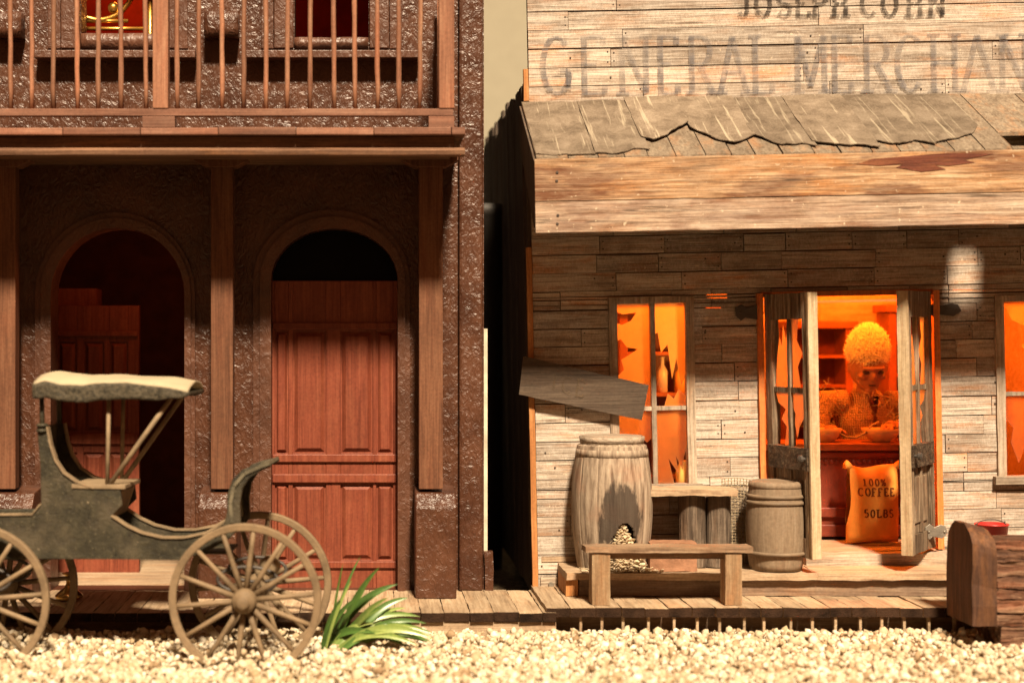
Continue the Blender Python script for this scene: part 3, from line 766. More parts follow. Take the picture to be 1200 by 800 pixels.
AW = rf.build('awning_roof', [M['roofboard'], M['soffit']], ST)
def sheet(pxa, pxb, low, s0=.02, lift=.012, curl=.03):
    """tar paper: straight at the top, torn along its lower edge"""
    xa, xb = S(pxa, 121, 0).x, S(pxb, 121, 0).x - random.choice((.002, .010, .016))
    m = MB(); nu, nv = 22, 10; ph = random.random() * 50
    def fn(u, v):
        l0 = np.interp(u, [q[0] for q in low], [q[1] for q in low]) + .018 * noise.noise(Vector((u * 4 + ph, 0, 0))) + .014 * noise.noise(Vector((u * 31 + ph, 3, 0)))
        l0 = min(l0, .985)
        ss = s0 + (l0 - s0) * v
        x = xa + (xb - xa) * u + .008 * noise.noise(Vector((v * 6 + ph, u, 5)))
        up = lift + .007 * noise.noise(Vector((x * 5, ss * 5, ph))) + curl * max(0, v - .8) ** 2 * 9 * (.4 + noise.noise(Vector((u * 5 + ph, 1, 1)))) 
        return RF(x, ss, max(up, .008))
    m.grid(fn, nu, nv, random.random())
    m.build('roof_sheet', M['tar'], AW, solid=.007)
sheet(611, 676, [(0, .97), (.5, .98), (1, .97)]); sheet(675, 737, [(0, .97), (.5, .97), (.72, .9), (1, .92)], lift=.016)
sheet(730, 792, [(0, .72), (.2, .8), (.5, .70), (1, .5)], .0, .03, .06)
sheet(789, 857, [(0, .58), (.3, .78), (.6, .86), (1, .72)], .0, .024, .05)
sheet(854, 916, [(0, .72), (.4, .9), (.8, .88), (1, .93)], .03, .02, .03)
sheet(913, 984, [(0, .86), (.3, .9), (.7, .95), (1, .96)], .02, .026, .03)
sheet(980, 1046, [(0, .86), (.4, .92), (.7, .86), (1, .93)], .02, .02, .02)
sheet(1043, 1108, [(0, .9), (.5, .82), (.8, .74), (1, .62)], .02, .016, .02)
# fascia boards
fz = [SZ(627, 187, ya), SZ(627, 237, ya), SZ(629, 274, ya)]
for k in range(2):
    m = MB(); xl = S(626.5, 230, ya).x
    n = 60; pr = []
    x1 = xl + 4.9
    def edge(zv, amp, sd_): return [(xl + (x1 - xl) * i / n, zv + amp * noise.noise(Vector((i * .35, sd_, 0))) + amp * .5 * noise.noise(Vector((i * 1.3, sd_, 0)))) for i in range(n + 1)]
    top, bot = edge(fz[k] - .001, .004, k * 7), edge(fz[k + 1] + .004, .006, k * 7 + 3)
    yk = ya - .035 + k * .005
    m.prism(top + bot[::-1], yk, yk + .03, 'y', .35 + .3 * k)
    for nx in (.16, .155):
        m.lathe([(.011, yk - .006), (.011, yk + .004)], (xl + nx, 0, fz[k] - .1 - .06 * (nx == .155)), 8, .1, 1, 'y')
    m.build('fascia_board', [M['fascia_low'] if k else M['fascia'], M['nail']], AW, bevel=.003)
m = MB(); up_ = [(1004, 190), (1022, 184), (1060, 181), (1110, 177), (1164, 178), (1130, 185), (1142, 188), (1112, 192), (1095, 191), (1108, 196), (1080, 199), (1050, 194), (1058, 190), (1030, 192)]
m.prism([(SX(a, b_, ya - .035), SZ(a, b_ + 2.5, ya - .035)) for a, b_ in up_], ya - .0385, ya - .034); m.build('scorched_splinter', wood('scorched_wood', (.05, .014, .008), (.115, .033, .017), (.2, .07, .035), axis=0, fine=40, bump=.8), AW)
m = MB(); q_ = S(634, 693, -.03); r_ = S(657, 676, -.03); m.rbox((q_.x, -.035, q_.z), (r_.x, -.02, r_.z), .04, .003); m.lathe([(.018, -.05), (.022, -.042), (.022, -.03)], ((q_.x + r_.x) / 2, 0, (q_.z + r_.z) / 2), 12, .5, 1, 'y'); m.build('corner_block', [M['frame_x'], M['steel']], ST)
m = MB(); xl = S(626.5, 230, ya).x
m.prism([(-.03, pbl.z - .025), (ya, pfl.z - .025), (ya, fz[2] + .05), (ya + .1, fz[2] + .05), (-.03, pbl.z - .35)], xl + .002, xl + .025, 'x'); m.build('end_board', M['side'], AW)
for k in range(6):
    m = MB(); xx = xl + .5 + k * .84
    m.prism([(-.03, pbl.z - .03), (ya + .01, pfl.z - .03), (ya + .01, pfl.z - .13), (-.03, pbl.z - .13)], xx, xx + .06, 'x'); m.build('rafter', M['soffit'], AW)
m = MB(); m.box((xl + .03, ya + .002, fz[2] + .012), (xl + 4.9, ya + .07, fz[2] + .07)); m.build('eave_beam', M['soffit'], AW)
# painted lettering (each board row carries its own slice of it)
def lettering(items, mat, name):
    L = MB()
    for (ch, a, b_, pt, pb, th, serif, sten) in items:
        p0, p1 = S(a, pb, 0), S(b_, pt, 0)
        zc0 = SZ(a, pb, 0); h = SZ(a, pt, 0) - zc0
        glyph(L, ch, p0.x, (SX(b_, pb, 0) - p0.x) / .85, zc0, h, th, -.0275, serif, sten)
    out = MB()
    me = bpy.data.meshes.new('tmp'); me.from_pydata([tuple(v) for v in L.vs], [], L.fs)
    for (z0, z1) in rows:
        bm = bmesh.new(); bm.from_mesh(me)
        for co, no in (((0, 0, z0 + .004), (0, 0, -1)), ((0, 0, z1 - .006), (0, 0, 1))):
            bmesh.ops.bisect_plane(bm, geom=bm.verts[:] + bm.edges[:] + bm.faces[:], plane_co=co, plane_no=no, clear_outer=True)
        for f in bm.faces: out.f([out.v(v.co) for v in f.verts])
        bm.free()
    out.build(name, mat, ST)
GEN = [('G', 634, 668), ('E', 679, 712), ('N', 724, 760), ('E', 769, 797), ('R', 805, 836), ('A', 843, 874), ('L', 880, 908),
       ('M', 930, 966), ('E', 973, 1000), ('R', 1009, 1044), ('C', 1049, 1080), ('H', 1088, 1122), ('A', 1127, 1163), ('N', 1169, 1204), ('D', 1212, 1244)]
for part_ in (GEN[:7], GEN[7:]): lettering([(c, a, b_, 45 - (a - 634) * .006, 111 - (a - 634) * .008, .046, True, False) for c, a, b_ in part_], M['letter'], 'painted_word')
JC = list(zip('JOSEPH', (864, 884, 909, 931, 951, 974))) + list(zip('COHN', (1008, 1032, 1061, 1087)))
for part_ in (JC[:6], JC[6:]): lettering([(c, a, a + 18, -9, 19.5, .034, True, True) for c, a in part_], M['stencil'], 'stencilled_word')
# windows
def pane(mb, x0, x1, z0, z1, Y, shards):
    for k, sh in enumerate(shards):
        mb.prism([(x0 + (x1 - x0) * u, z0 + (z1 - z0) * v) for u, v in sh], Y + .0012 * k, Y + .0012 * k + .003, 'y')
SH = {
 'a': [[(0, 1), (1, 1), (1, 0), (.5, 0), (.42, .1), (.1, .14), (0, .12), (0, .3), (.2, .36), (.12, .46), (.34, .5), (.62, .56), (.3, .58), (.12, .66), (0, .64), (0, .82), (.16, .80), (.44, .84), (.6, .92), (.2, .90), (0, .93)]],
 'b': [[(0, 1), (1, 1), (1, .3), (.86, .2), (.7, .46), (.55, .26), (.42, .6), (.2, .52), (.1, .72), (0, .7)], [(.28, 0), (1, 0), (1, .1), (.76, .16), (.6, .07), (.4, .12)]],
 'c': [[(0, 1), (1, 1), (1, .62), (.84, .56), (.74, .62), (.66, .54), (.5, .58), (0, .5)], [(0, 0), (.95, 0), (.88, .3), (.76, .18), (.6, .36), (.4, .2), (0, .3)]],
 'd': [[(0, 1), (1, 1), (1, .5), (.9, .36), (.84, .18), (.62, .38), (.72, .12), (.38, .34), (.56, 0), (0, 0)]],
 'e': [[(0, 0), (.2, .5), (.36, .74), (.5, .6), (.62, .92), (.8, .7), (1, 1), (1, 0)]],
 'f': [[(0, 1), (1, 1), (1, .66), (.5, .4), (.66, .7), (.3, .16), (.14, .42), (.2, .6), (0, .74)]],
 'g': [[(0, 0), (0, 1), (.5, 1), (.35, .7), (.75, .5), (.4, .3), (.6, 0)]],
 'h': [[(0, 1), (1, 1), (1, 0), (.6, 0), (.75, .35), (.4, .5), (.7, .68), (.2, .8)]],
}
def window(Wr, mull, trans, pats, name='window'):
    x0, z0, x1, z1 = Wr; m = MB(); t = .055
    m.rbox((x0 - .012, -.035, z0 - .012), (x0 + t, .05, z1 + .012), .07, .003); m.rbox((x1 - t, -.035, z0 - .012), (x1 + .012, .05, z1 + .012), .07, .003)
    m.rbox((x0 + t, -.033, z1 - t * .7), (x1 - t, .048, z1 + .014), .07, .003)
    fo = m.build('window', M['frame'], ST)
    q = MB(); q.rbox((x0 - .05, -.075, z0 - .03), (x1 + .05, .05, z0 + .03), .07, .004); q.build('sill', M['frame_x'], fo)
    q = MB(); xm = x0 + (x1 - x0) * mull; q.rbox((xm - .018, -.02, z0 + .03), (xm + .018, .03, z1 - t * .7), .07, .003)
    zm = z0 + (z1 - z0) * trans; q.rbox((x0 + t, -.014, zm - .016), (xm - .018, .026, zm + .016), .07, .003); q.rbox((xm + .018, -.014, zm - .016), (x1 - t, .026, zm + .016), .07, .003)
    q.build('mullion', M['frame'], fo)
    cells = [(x0 + t, xm - .018, zm + .016, z1 - .04), (xm + .018, x1 - t, zm + .016, z1 - .04), (x0 + t, xm - .018, z0 + .03, zm - .016), (xm + .018, x1 - t, z0 + .03, zm - .016)]
    for c_, pt in zip(cells, pats):
        q = MB(); pane(q, *c_, .004, SH[pt]); q.build('pane', M['pane'], fo)
window(W1, .52, .42, 'abcd'); window(W2, .56, .47, 'hafg')
# double doors standing open
def leaf(hx, dirv, w_, patt, strap_side):
    """door leaf: u from the hinge outwards, v its thickness, z up"""
    d = Vector((dirv[0], dirv[1], 0)).normalized(); nrm = Vector((-d.y, d.x, 0))
    if nrm.y > 0: nrm = -nrm
    zb_, zt_ = DR[1] + .02, DR[3] - .01; H = zt_ - zb_
    base = Vector((hx, -.04, 0))
    T = lambda p: base + d * p.x + nrm * p.y + Vector((0, 0, p.z))
    m = MB(); m.T = T; th = .035
    zz = lambda f: zb_ + H * f
    st = .085
    m.rbox((0, -th, zb_), (st, th, zt_), .06, .004); m.rbox((w_ - st, -th, zb_), (w_ - .012, th, zt_), .06, .004)
    m.rbox((st, -th + .002, zz(.9)), (w_ - st, th - .002, zt_ - .002), .06, .004)
    m.rbox((st, -th + .001, zb_ + .002), (w_ - st, th - .001, zz(.075)), .06, .004)
    o = m.build('door', M['leaf'], ST)
    q = MB(); q.T = T; q.rbox((w_ - .0115, -th - .004, zb_ + .004), (w_ + .008, th + .006, zt_ - .004), .06, .003); q.build('edge', M['leafedge'], o)
    q = MB(); q.T = T; q.rbox((st * .6, -th - .02, zz(.33)), (w_ - .02, th + .02, zz(.415)), .05, .006); q.build('lock_rail', M['lockrail'], o)
    q = MB(); q.T = T; q.box((st, -.012, zz(.075)), (w_ - st, .012, zz(.33))); q.rbox((st + .07, -.026, zz(.115)), (w_ - st - .07, .026, zz(.29)), .05, .003); q.box((w_ / 2 - .02, -.03, zz(.075)), (w_ / 2 + .02, .03, zz(.33))); q.build('panel', M['leaf'], o, bevel=.004)
    q = MB(); q.T = T; q.rbox((w_ / 2 - .018, -.02, zz(.415)), (w_ / 2 + .018, .02, zz(.9)), .06, .003); q.rbox((st, -.016, zz(.62)), (w_ / 2 - .018, .016, zz(.62) + .04), .06, .003); q.rbox((w_ / 2 + .018, -.016, zz(.62)), (w_ - st, .016, zz(.62) + .04), .06, .003)
    q.build('mullion', M['leaf'], o)
    for (u0, u1, f0, f1), pt in zip(((st, w_ / 2 - .018, .64, .9), (w_ / 2 + .018, w_ - st, .64, .9), (st, w_ / 2 - .018, .415, .62), (w_ / 2 + .018, w_ - st, .415, .62)), patt):
        q = MB(); q.T = T; pane(q, u0, u1, zz(f0), zz(f1), 0, SH[pt]); q.build('pane', M['pane'], o)
    q = MB(); q.T = T; q.lathe([(.012, th), (.012, th + .04), (.03, th + .05), (.03, th + .07), (.01, th + .08)], (w_ - .045, 0, zz(.375)), 12, .5, 0, 'y'); q.build('handle', M['iron'], o)
    return o
leaf(DR[0] + .075, (.17, -.56), .6, 'eghf', 1)
leaf(DR[2] - .085, (-.34, -.46), .6, 'gehd', -1)
fr = MB(); fr.rbox((DR[0] - .012, -.055, DR[1]), (DR[0] + .032, .06, DR[3]), .07, .003); fr.rbox((DR[2] - .035, -.055, DR[1]), (DR[2] + .012, .06, DR[3]), .07, .003); fr.rbox((DR[0] + .028, -.028, DR[3] - .03), (DR[2] - .028, .058, DR[3] + .01), .07, .003)
fr.build('door_frame', wood('glow_frame_wood', (.34, .09, .022), (.5, .155, .04), (.58, .22, .07), axis=2, warm_amt=.2), ST)  # glow from inside the store is put into the frame's orange
m = MB(); m.rbox((DR[0] + .3, -.16, DR[1] - .13), (DR[2] + .05, -.022, DR[1] - .012), .05, .006); m.build('threshold', M['frame_x'], ST)
def strap(px0, px1, py0, py1, mat, Y=-.032):
    m = MB(); a, b_ = S(px0, py1, Y), S(px1, py0, Y); h = b_.z - a.z; w_ = b_.x - a.x
    poly = [(a.x, a.z + h * .3), (a.x + w_ * .18, a.z), (a.x + w_ * .34, a.z + h * .2), (a.x + w_ * .75, a.z + h * .05), (b_.x, a.z + h * .4), (b_.x - w_ * .1, b_.z - h * .15), (a.x + w_ * .7, b_.z - h * .05), (a.x + w_ * .4, b_.z - h * .22), (a.x + w_ * .2, b_.z), (a.x, b_.z - h * .2)]
    m.prism(poly, Y - .012, Y); 
    for u in (.16, .85): m.lathe([(.009, Y - .02), (.009, Y - .012)], (a.x + w_ * u, 0, a.z + h * .5), 8, .5, 0, 'y')
    m.build('hinge', mat, ST, bevel=.003)
strap(862, 895, 356, 376, M['iron']); strap(1088, 1126, 354, 372, M['iron']); strap(1084, 1110, 613, 632, M['steel'], -.2)
# interior shell of the store
zf, zc = DR[1] - .005, DR[3] + .55
ib = 2.5
m = MB(); zz = zf
while zz < zc:
    x = XL + .05
    while x < XR_:
        l = random.uniform(.8, 1.8); m.box((x, ib + random.uniform(0, .006), zz), (min(x + l, XR_) - .004, ib + .03, zz + .245)); x += l
    zz += .25
m.box((XL + .03, .06, zf), (XL + .05, ib, zc)); m.box((XR_ - .02, .06, zf), (XR_, ib, zc)); m.box((XL + .05, .06, zc), (XR_ - .02, ib + .03, zc + .03))
m.build('interior_wall', M['planks_in'], ST)
m = MB(); m.box((XL + .03, -.02, zf - .04), (XR_, ib + .03, zf)); m.build('floor', M['walk_x'], ST)

# ------------------------------------------------------------------ inside the store
FZ = PZ(645, 0) + .03
def ztoworld(px, py, Y): return P(px, py, Y)
CT = empty('shop_counter', (PX(1010, .75), .75, FZ), 'dark red carved shop counter inside the lit doorway', 'counter')
m = MB(); y0 = .62; x0, x1 = PX(900, y0), PX(1170, y0); ztp = PZ(519, y0)
m.box((x0, y0 + .03, FZ), (x1, y0 + .45, ztp - .06)); m.build('cabinet', M['cabinet'], CT)
m = MB(); m.box((x0 - .04, y0 - .03, ztp - .06), (x1 + .04, y0 + .5, ztp)); m.build('top', M['shelfwood'], CT, bevel=.01)
for za, zb2, dp in ((ztp - .12, ztp - .075, .02), (FZ + .16, FZ + .24, .035), (FZ + .0, FZ + .1, .03)):
    m = MB(); m.box((x0, y0 + .03 - dp, za), (x1, y0 + .0285, zb2)); m.build('moulding', M['cabinet'], CT, bevel=.008)
m = MB(); x = x0 + .03
while x < x1 - .05:
    m.blob((x, y0 + .024, ztp - .155), (.016, .014, .02), 6); x += .045
m.build('carved_beading', M['cabinet'], CT, smooth=True)
def bowl(px, py, Y, r, label):
    m = MB(); c = P(px, py, Y); h = r * .75
    m.lathe([(r * .45, 0), (r * .5, .01), (r * .8, h * .45), (r, h), (r * .94, h), (r * .72, h * .5), (r * .4, .02)], c, 24)
    return m.build('bowl', M['bowl'], org=c, smooth=True, label=label, cat='bowl', group='bowls on the counter')
CTZ = ztp
def at_counter(px, Y): return PX(px, Y), Y, CTZ
for px, rr, lab in ((968, .13, 'small bowl on the counter partly behind the hinged doors, farther from the coffee sack'), (1032, .16, 'wide orange bowl on the counter under the doll\'s hands, above the coffee sack')):
    m = MB(); c = Vector(at_counter(px, .74)); r_ = rr; h = .115
    m.lathe([(r_ * .45, .001), (r_ * .5, .01), (r_ * .85, h * .5), (r_, h), (r_ * .93, h), (r_ * .75, h * .5), (r_ * .4, .02)], c, 28)
    m.build('bowl', M['bowl'], org=c, smooth=True, label=lab, cat='bowl', group='bowls on the counter')
m = MB(); m.tube([P(982, 507, .68), P(992, 512, .66), P(1004, 513, .66), P(1014, 507, .68), P(1022, 498, .70), P(1030, 494, .72)], .009, 6)
m.build('twine', M['thread'], org=P(1004, 513, .66), label='loose length of twine lying between the two bowls', cat='twine', smooth=True)
# coffee sack
sk = Vector((PX(1022, .36), .36, FZ))
CS = empty('coffee_sack', sk, 'full cloth coffee sack printed with red brown lettering on the doorway floor', 'sack')
SW, SHH = .21, .60
def sackY(x, z):
    u, v = x / SW, z / SHH
    e = max(0, 1 - abs(u) ** 2.6) ** .55 * max(0, (1 - max(0, (v - .5) * 2) ** 3)) ** .6 * min(1, (v + .02) / .08) ** .5
    return -.13 * e - .006 * noise.noise(Vector((x * 14, z * 9, 2))) * e
m = MB()
def sx(u, v):
    wv = SW * (1 - .13 * v) * (1 + .03 * math.sin(v * 9)); return (u * 2 - 1) * wv
for sgn in (1, -1):
    def fn(u, v):
        x = sx(u, v); z = v * SHH * (1 + .035 * (abs(u * 2 - 1) ** 3) * (v > .8) - .02 * math.sin(u * 6.28) * v)
        return sk + Vector((x, sackY(x, v * SHH) * sgn, z))
    m.grid(fn, 26, 26)
for s_ in (-1, 1):
    m.tube([sk + Vector((s_ * .16, 0, .56)), sk + Vector((s_ * .185, -.01, .60)), sk + Vector((s_ * .22, -.02, .615))], [.035, .025, .04], 8)
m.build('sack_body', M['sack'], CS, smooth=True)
L = MB(); L.T = lambda p: sk + Vector((p.x, sackY(p.x, p.z) - .006 + p.y, p.z))
def word(txt, xc, z0, h, w_, th):
    x = xc - w_ * len(txt) / 2
    for ch in txt:
        glyph(L, ch, x, w_ * .86, z0, h, th, 0, True, False, .7, .012); x += w_
word('100%', -.015, .455, .052, .048, .011); word('COFFEE', .005, .375, .06, .05, .012)
word('50LBS', .02, .205, .06, .05, .012)
L.build('printed_lettering', M['ink'], CS)
# back furniture
def cabinet_unit(px0, px1, py0, Y, shelves, label, name='shelf_unit', dp=.35):
    x0, x1, zt_ = PX(px0, Y), PX(px1, Y), PZ(py0, Y)
    e = empty(name, ((x0 + x1) / 2, Y + dp / 2, FZ), label, 'shelves', 'shelves inside the store')
    m = MB(); m.box((x0, Y, FZ), (x0 + .07, Y + dp, zt_)); m.box((x1 - .07, Y, FZ), (x1, Y + dp, zt_)); m.build('side_panel', M['shelfwood'], e, bevel=.004)
    m = MB(); m.box((x0 + .07, Y + dp - .02, FZ), (x1 - .07, Y + dp, zt_)); m.build('back_panel', M['cabinet'], e)
    m = MB(); m.box((x0 - .04, Y - .04, zt_), (x1 + .04, Y + dp, zt_ + .07)); m.build('cornice', M['shelfwood'], e, bevel=.01)
    for i in range(shelves):
        zz = FZ + .1 + (zt_ - FZ - .1) * i / shelves
        m = MB(); m.box((x0 + .07, Y + .01, zz), (x1 - .07, Y + dp - .02, zz + .03)); m.build('shelf', M['shelfwood'], e)
    return x0, x1, zt_
cabinet_unit(925, 1000, 385, 2.05, 6, 'dark red shelves behind the doll, seen past the open doors')
cabinet_unit(1042, 1130, 366, 2.0, 6, 'taller red shelves behind the doll\'s shoulder, nearer the coffee sack')
xa, xb, _z = cabinet_unit(726, 850, 368, .95, 5, 'red shelves of bottles and tins behind the broken window')
zt_ = PZ(368, .95)
def bottle(px, zi, mat, h, r_, label, name='bottle', Y=1.06, cat='bottle'):
    c = Vector((PX(px, Y), Y, zi)); m = MB()
    if name == 'bottle': pr = [(r_, .001), (r_, h * .6), (r_ * .4, h * .78), (r_ * .35, h * .96), (r_ * .5, h)]
    elif name == 'jar': pr = [(r_ * .8, .001), (r_, h * .2), (r_, h * .75), (r_ * .7, h * .88), (r_ * .75, h)]
    else: pr = [(r_, .001), (r_, h * .96), (r_ * .9, h)]
    m.lathe(pr, c, 20); m.build(name, M[mat], org=c, smooth=True, label=label, cat=cat, group='goods behind the broken window')
sh = [FZ + .1 + (zt_ - FZ - .1) * i / 5 + .031 for i in range(5)]
bottle(741, sh[3], 'green', .1, .08, 'squat green tin on an upper shelf inside the window', 'tin', cat='tin')
bottle(776, sh[3], 'white', .3, .045, 'tall pale bottle on the upper shelf inside the window, beside the mullion')
bottle(797, sh[3], 'amber', .27, .045, 'amber bottle on the upper shelf inside the window, near its frame')
bottle(733, sh[2], 'white', .26, .04, 'pale bottle on the middle shelf inside the window, behind the fallen sign')
bottle(752, sh[2], 'amber', .22, .05, 'amber jar on the middle shelf inside the window', 'jar', cat='jar')
bottle(790, sh[2], 'white', .2, .06, 'pale jar on the middle shelf inside the window', 'jar', cat='jar')
c0 = Vector((PX(803, .14), .14, SZ(800, 572, 0) - 0))
m = MB(); m.lathe([(.05, 0), (.075, .05), (.075, .13), (.05, .2), (.055, .22)], (c0.x, .14, PZ(572, .14)), 20)
m.build('jar', M['amber'], org=(c0.x, .14, PZ(572, .14)), smooth=True, label='yellow jar glowing in the lower corner of the broken window', cat='jar')
m = MB(); m.box((PX(730, .14), .06, PZ(572, .14) - .03), (PX(806, .14), .3, PZ(572, .14))); m.build('window_shelf', M['shelfwood'], ST) if False else m.build('display_shelf', M['shelfwood'], org=(PX(770, .14), .14, PZ(572, .14)), label='narrow red shelf inside the broken window carrying a yellow jar', cat='shelf')

# ------------------------------------------------------------------ the doll at the counter
def remeshed(mb, name, mat, parent, voxel, label=None, smooth=3, cut=None):
    o = mb.build(name, mat, parent)
    md = o.modifiers.new('r', 'REMESH'); md.mode = 'VOXEL'; md.voxel_size = voxel; md.use_smooth_shade = True
    sm = o.modifiers.new('s', 'SMOOTH'); sm.iterations = smooth; sm.factor = .5
    dg = bpy.context.evaluated_depsgraph_get(); dg.update()
    me = bpy.data.meshes.new_from_object(o.evaluated_get(dg)); o.modifiers.clear()
    o.data = me
    if not me.materials: me.materials.append(mat)
    me.polygons.foreach_set('use_smooth', [True] * len(me.polygons))
    if cut:
        bm = bmesh.new(); bm.from_mesh(me)
        bmesh.ops.delete(bm, geom=[f for f in bm.faces if cut(f.calc_center_median() + ORG[parent.name])], context='FACES'); bm.to_mesh(me); bm.free()
    return o
YP = 1.22
pc = Vector((PX(1014, YP), YP, FZ))
PE = empty('person', pc, 'blond curly haired doll in a burlap jacket leaning over the shop counter', 'figure')
H0 = P(1017, 428, YP - .1)             # head centre
tilt = Matrix.Rotation(R(20), 3, 'X')   # head bowed towards the viewer
def HP(x, y, z): return H0 + tilt @ Vector((x, y, z))
shl, shr = P(968, 470, YP), P(1062, 472, YP)
ell, elr = P(952, 512, YP - .12), P(1078, 510, YP - .12)
hdl, hdr = P(966, 503, .88), P(1046, 497, .86)
m = MB()
m.blob(HP(0, 0, 0), (.155, .17, .20), 14, rot=tilt); m.blob(HP(0, -.045, -.10), (.11, .12, .11), 12, rot=tilt)
m.blob(HP(0, -.165, -.035), (.022, .04, .045), 8, rot=tilt); m.blob(HP(0, -.155, .035), (.1, .035, .022), 8, rot=tilt)
for s_ in (-1, 1):
    m.blob(HP(s_ * .155, .01, -.02), (.022, .035, .05), 8, rot=tilt); m.blob(HP(s_ * .075, -.125, -.05), (.045, .04, .035), 8, rot=tilt)
m.blob(HP(0, -.15, -.105), (.045, .02, .012), 8, rot=tilt); m.blob(HP(0, -.147, -.13), (.038, .02, .012), 8, rot=tilt); m.blob(HP(0, -.13, -.18), (.05, .035, .03), 8, rot=tilt)
nk = (shl + shr) / 2
m.tube([H0 + Vector((0, .03, -.12)), nk + Vector((0, .02, -.02))], [.075, .09], 12)
m.blob(nk + Vector((0, .03, -.14)), (.25, .14, .18)); m.blob(nk + Vector((0, .02, -.42)), (.19, .13, .25)); m.blob(nk + Vector((0, .03, -.65)), (.2, .15, .16))
for sh_, el, hd in ((shl, ell, hdl), (shr, elr, hdr)):
    m.tube([nk + (sh_ - nk) * .5, sh_, (sh_ + el) / 2, el], [.08, .075, .065, .052], 12)
    m.tube([el, (el + hd) / 2, hd], [.052, .046, .032], 12)
    into = Vector((nk.x - .0, .72, hd.z - .02)) - hd; into.normalize(); side = Vector((0, 0, 1)).cross(into).normalized()
    m.tube([hd, hd + into * .04, hd + into * .1], [.03, .045, .04], 10, sx=1)
    for q, (ln, off) in enumerate(((.085, -.034), (.1, -.012), (.095, .012), (.075, .034))):
        b0 = hd + into * .09 + side * off
        m.tube([b0, b0 + into * ln * .5 + side * off * .25 + Vector((0, 0, .006)), b0 + into * ln * .8 + side * off * .3 - Vector((0, 0, .012)), b0 + into * ln + side * off * .3 - Vector((0, 0, .035))], [.0125, .0115, .0105, .009], 8)
    sgn = 1 if sh_ is shl else -1
    b0 = hd + into * .03 - side * .04 * sgn
    m.tube([b0, b0 + into * .04 - side * .03 * sgn, b0 + into * .085 - side * .028 * sgn - Vector((0, 0, .01))], [.017, .014, .011], 8)
for s_ in (-1, 1):
    hp = nk + Vector((s_ * .1, .03, -.7)); m.tube([hp, Vector((hp.x, YP + .0, FZ + .38)), Vector((hp.x, YP + .03, FZ + .07))], [.1, .07, .05], 12)
    m.blob(Vector((hp.x, YP - .04, FZ + .045)), (.05, .13, .045))
remeshed(m, 'body', M['skin'], PE, .0085, smooth=2)
for s_ in (-1, 1):
    m = MB(); m.blob(HP(s_ * .058, -.152, -.005), (.033, .02, .02), 8, rot=tilt); m.build('eye', M['eye'], PE, smooth=True)
m = MB(); m.blob(HP(0, -.17, -.117), (.036, .008, .006), 8, rot=tilt); m.build('mouth', M['eye'], PE, smooth=True)
# jacket
m = MB()
m.blob(nk + Vector((0, .03, -.15)), (.275, .17, .2)); m.blob(nk + Vector((0, .02, -.42)), (.23, .165, .27)); m.blob(nk + Vector((0, .03, -.66)), (.235, .18, .18))
m.tube([nk + Vector((0, .03, -.1)), nk + Vector((0, .0, .03)), nk + Vector((0, -.02, .09))], [.19, .15, .125], 14)
for sh_, el, hd in ((shl, ell, hdl), (shr, elr, hdr)):
    m.tube([nk + (sh_ - nk) * .5, sh_, (sh_ + el) / 2, el], [.11, .108, .095, .082], 12)
    m.tube([el, (el + hd) / 2, hd - (hd - el) * .18], [.082, .078, .07], 12)
J = remeshed(m, 'jacket', M['burlap'], PE, .014, cut=lambda p: abs(p.x - nk.x - .02 - (nk.z - p.z) * .03) < .014 + max(0, p.z - nk.z + .12) * .22 and p.y < YP - .05 and p.z > nk.z - .5)
m = MB()
for k in range(150):
    a = random.choice([shl, shr, nk + Vector((-.13, -.13, -.05)), nk + Vector((.13, -.13, -.05)), (shl + ell) / 2, (shr + elr) / 2])
    b0 = a + Vector((random.gauss(0, .07), -.1 + random.uniform(-.03, .02), random.gauss(0, .09)))
    cdir = Vector((random.gauss(0, 1), random.gauss(-.4, .5), random.gauss(-.3, 1))).normalized()
    pts = [b0]
    for _ in range(5): cdir = (cdir + Vector((random.gauss(0, .6), random.gauss(0, .4), random.gauss(0, .6)))).normalized(); pts.append(pts[-1] + cdir * .022)
    m.tube(pts, .0035, 4)
m.build('frayed_threads', M['thread'], J)
# hair: a cap of curls plus loose strands
m = MB(); rs = random.Random(5)
m.blob(HP(-.01, .03, .12), (.13, .145, .178), 14, rot=tilt)
for k in range(5200):
    th = math.acos(rs.uniform(-.25, 1)); ph = rs.uniform(0, 6.283)
    n_ = Vector((math.sin(th) * math.cos(ph), math.sin(th) * math.sin(ph), math.cos(th)))
    p = Vector((-.01, .025, .11)) + Vector((n_.x * .135, n_.y * .15, n_.z * (.205 if n_.z > 0 else .2)))
    if p.y < -.05 and p.z < .06 + .02 * math.sin(p.x * 40) and abs(p.x) < .13: continue
    pts = [HP(*p)]; dv = n_.copy()
    for _ in range(4):
        dv = (dv * 1.1 + Vector((rs.gauss(0, .45), rs.gauss(0, .45), rs.gauss(.12, .45)))).normalized(); p = p + dv * rs.uniform(.008, .022); pts.append(HP(*p))
    m.tube(pts, [.0026, .0026, .0023, .002, .0013], 3)
m.build('hair', M['hair'], PE, smooth=True)

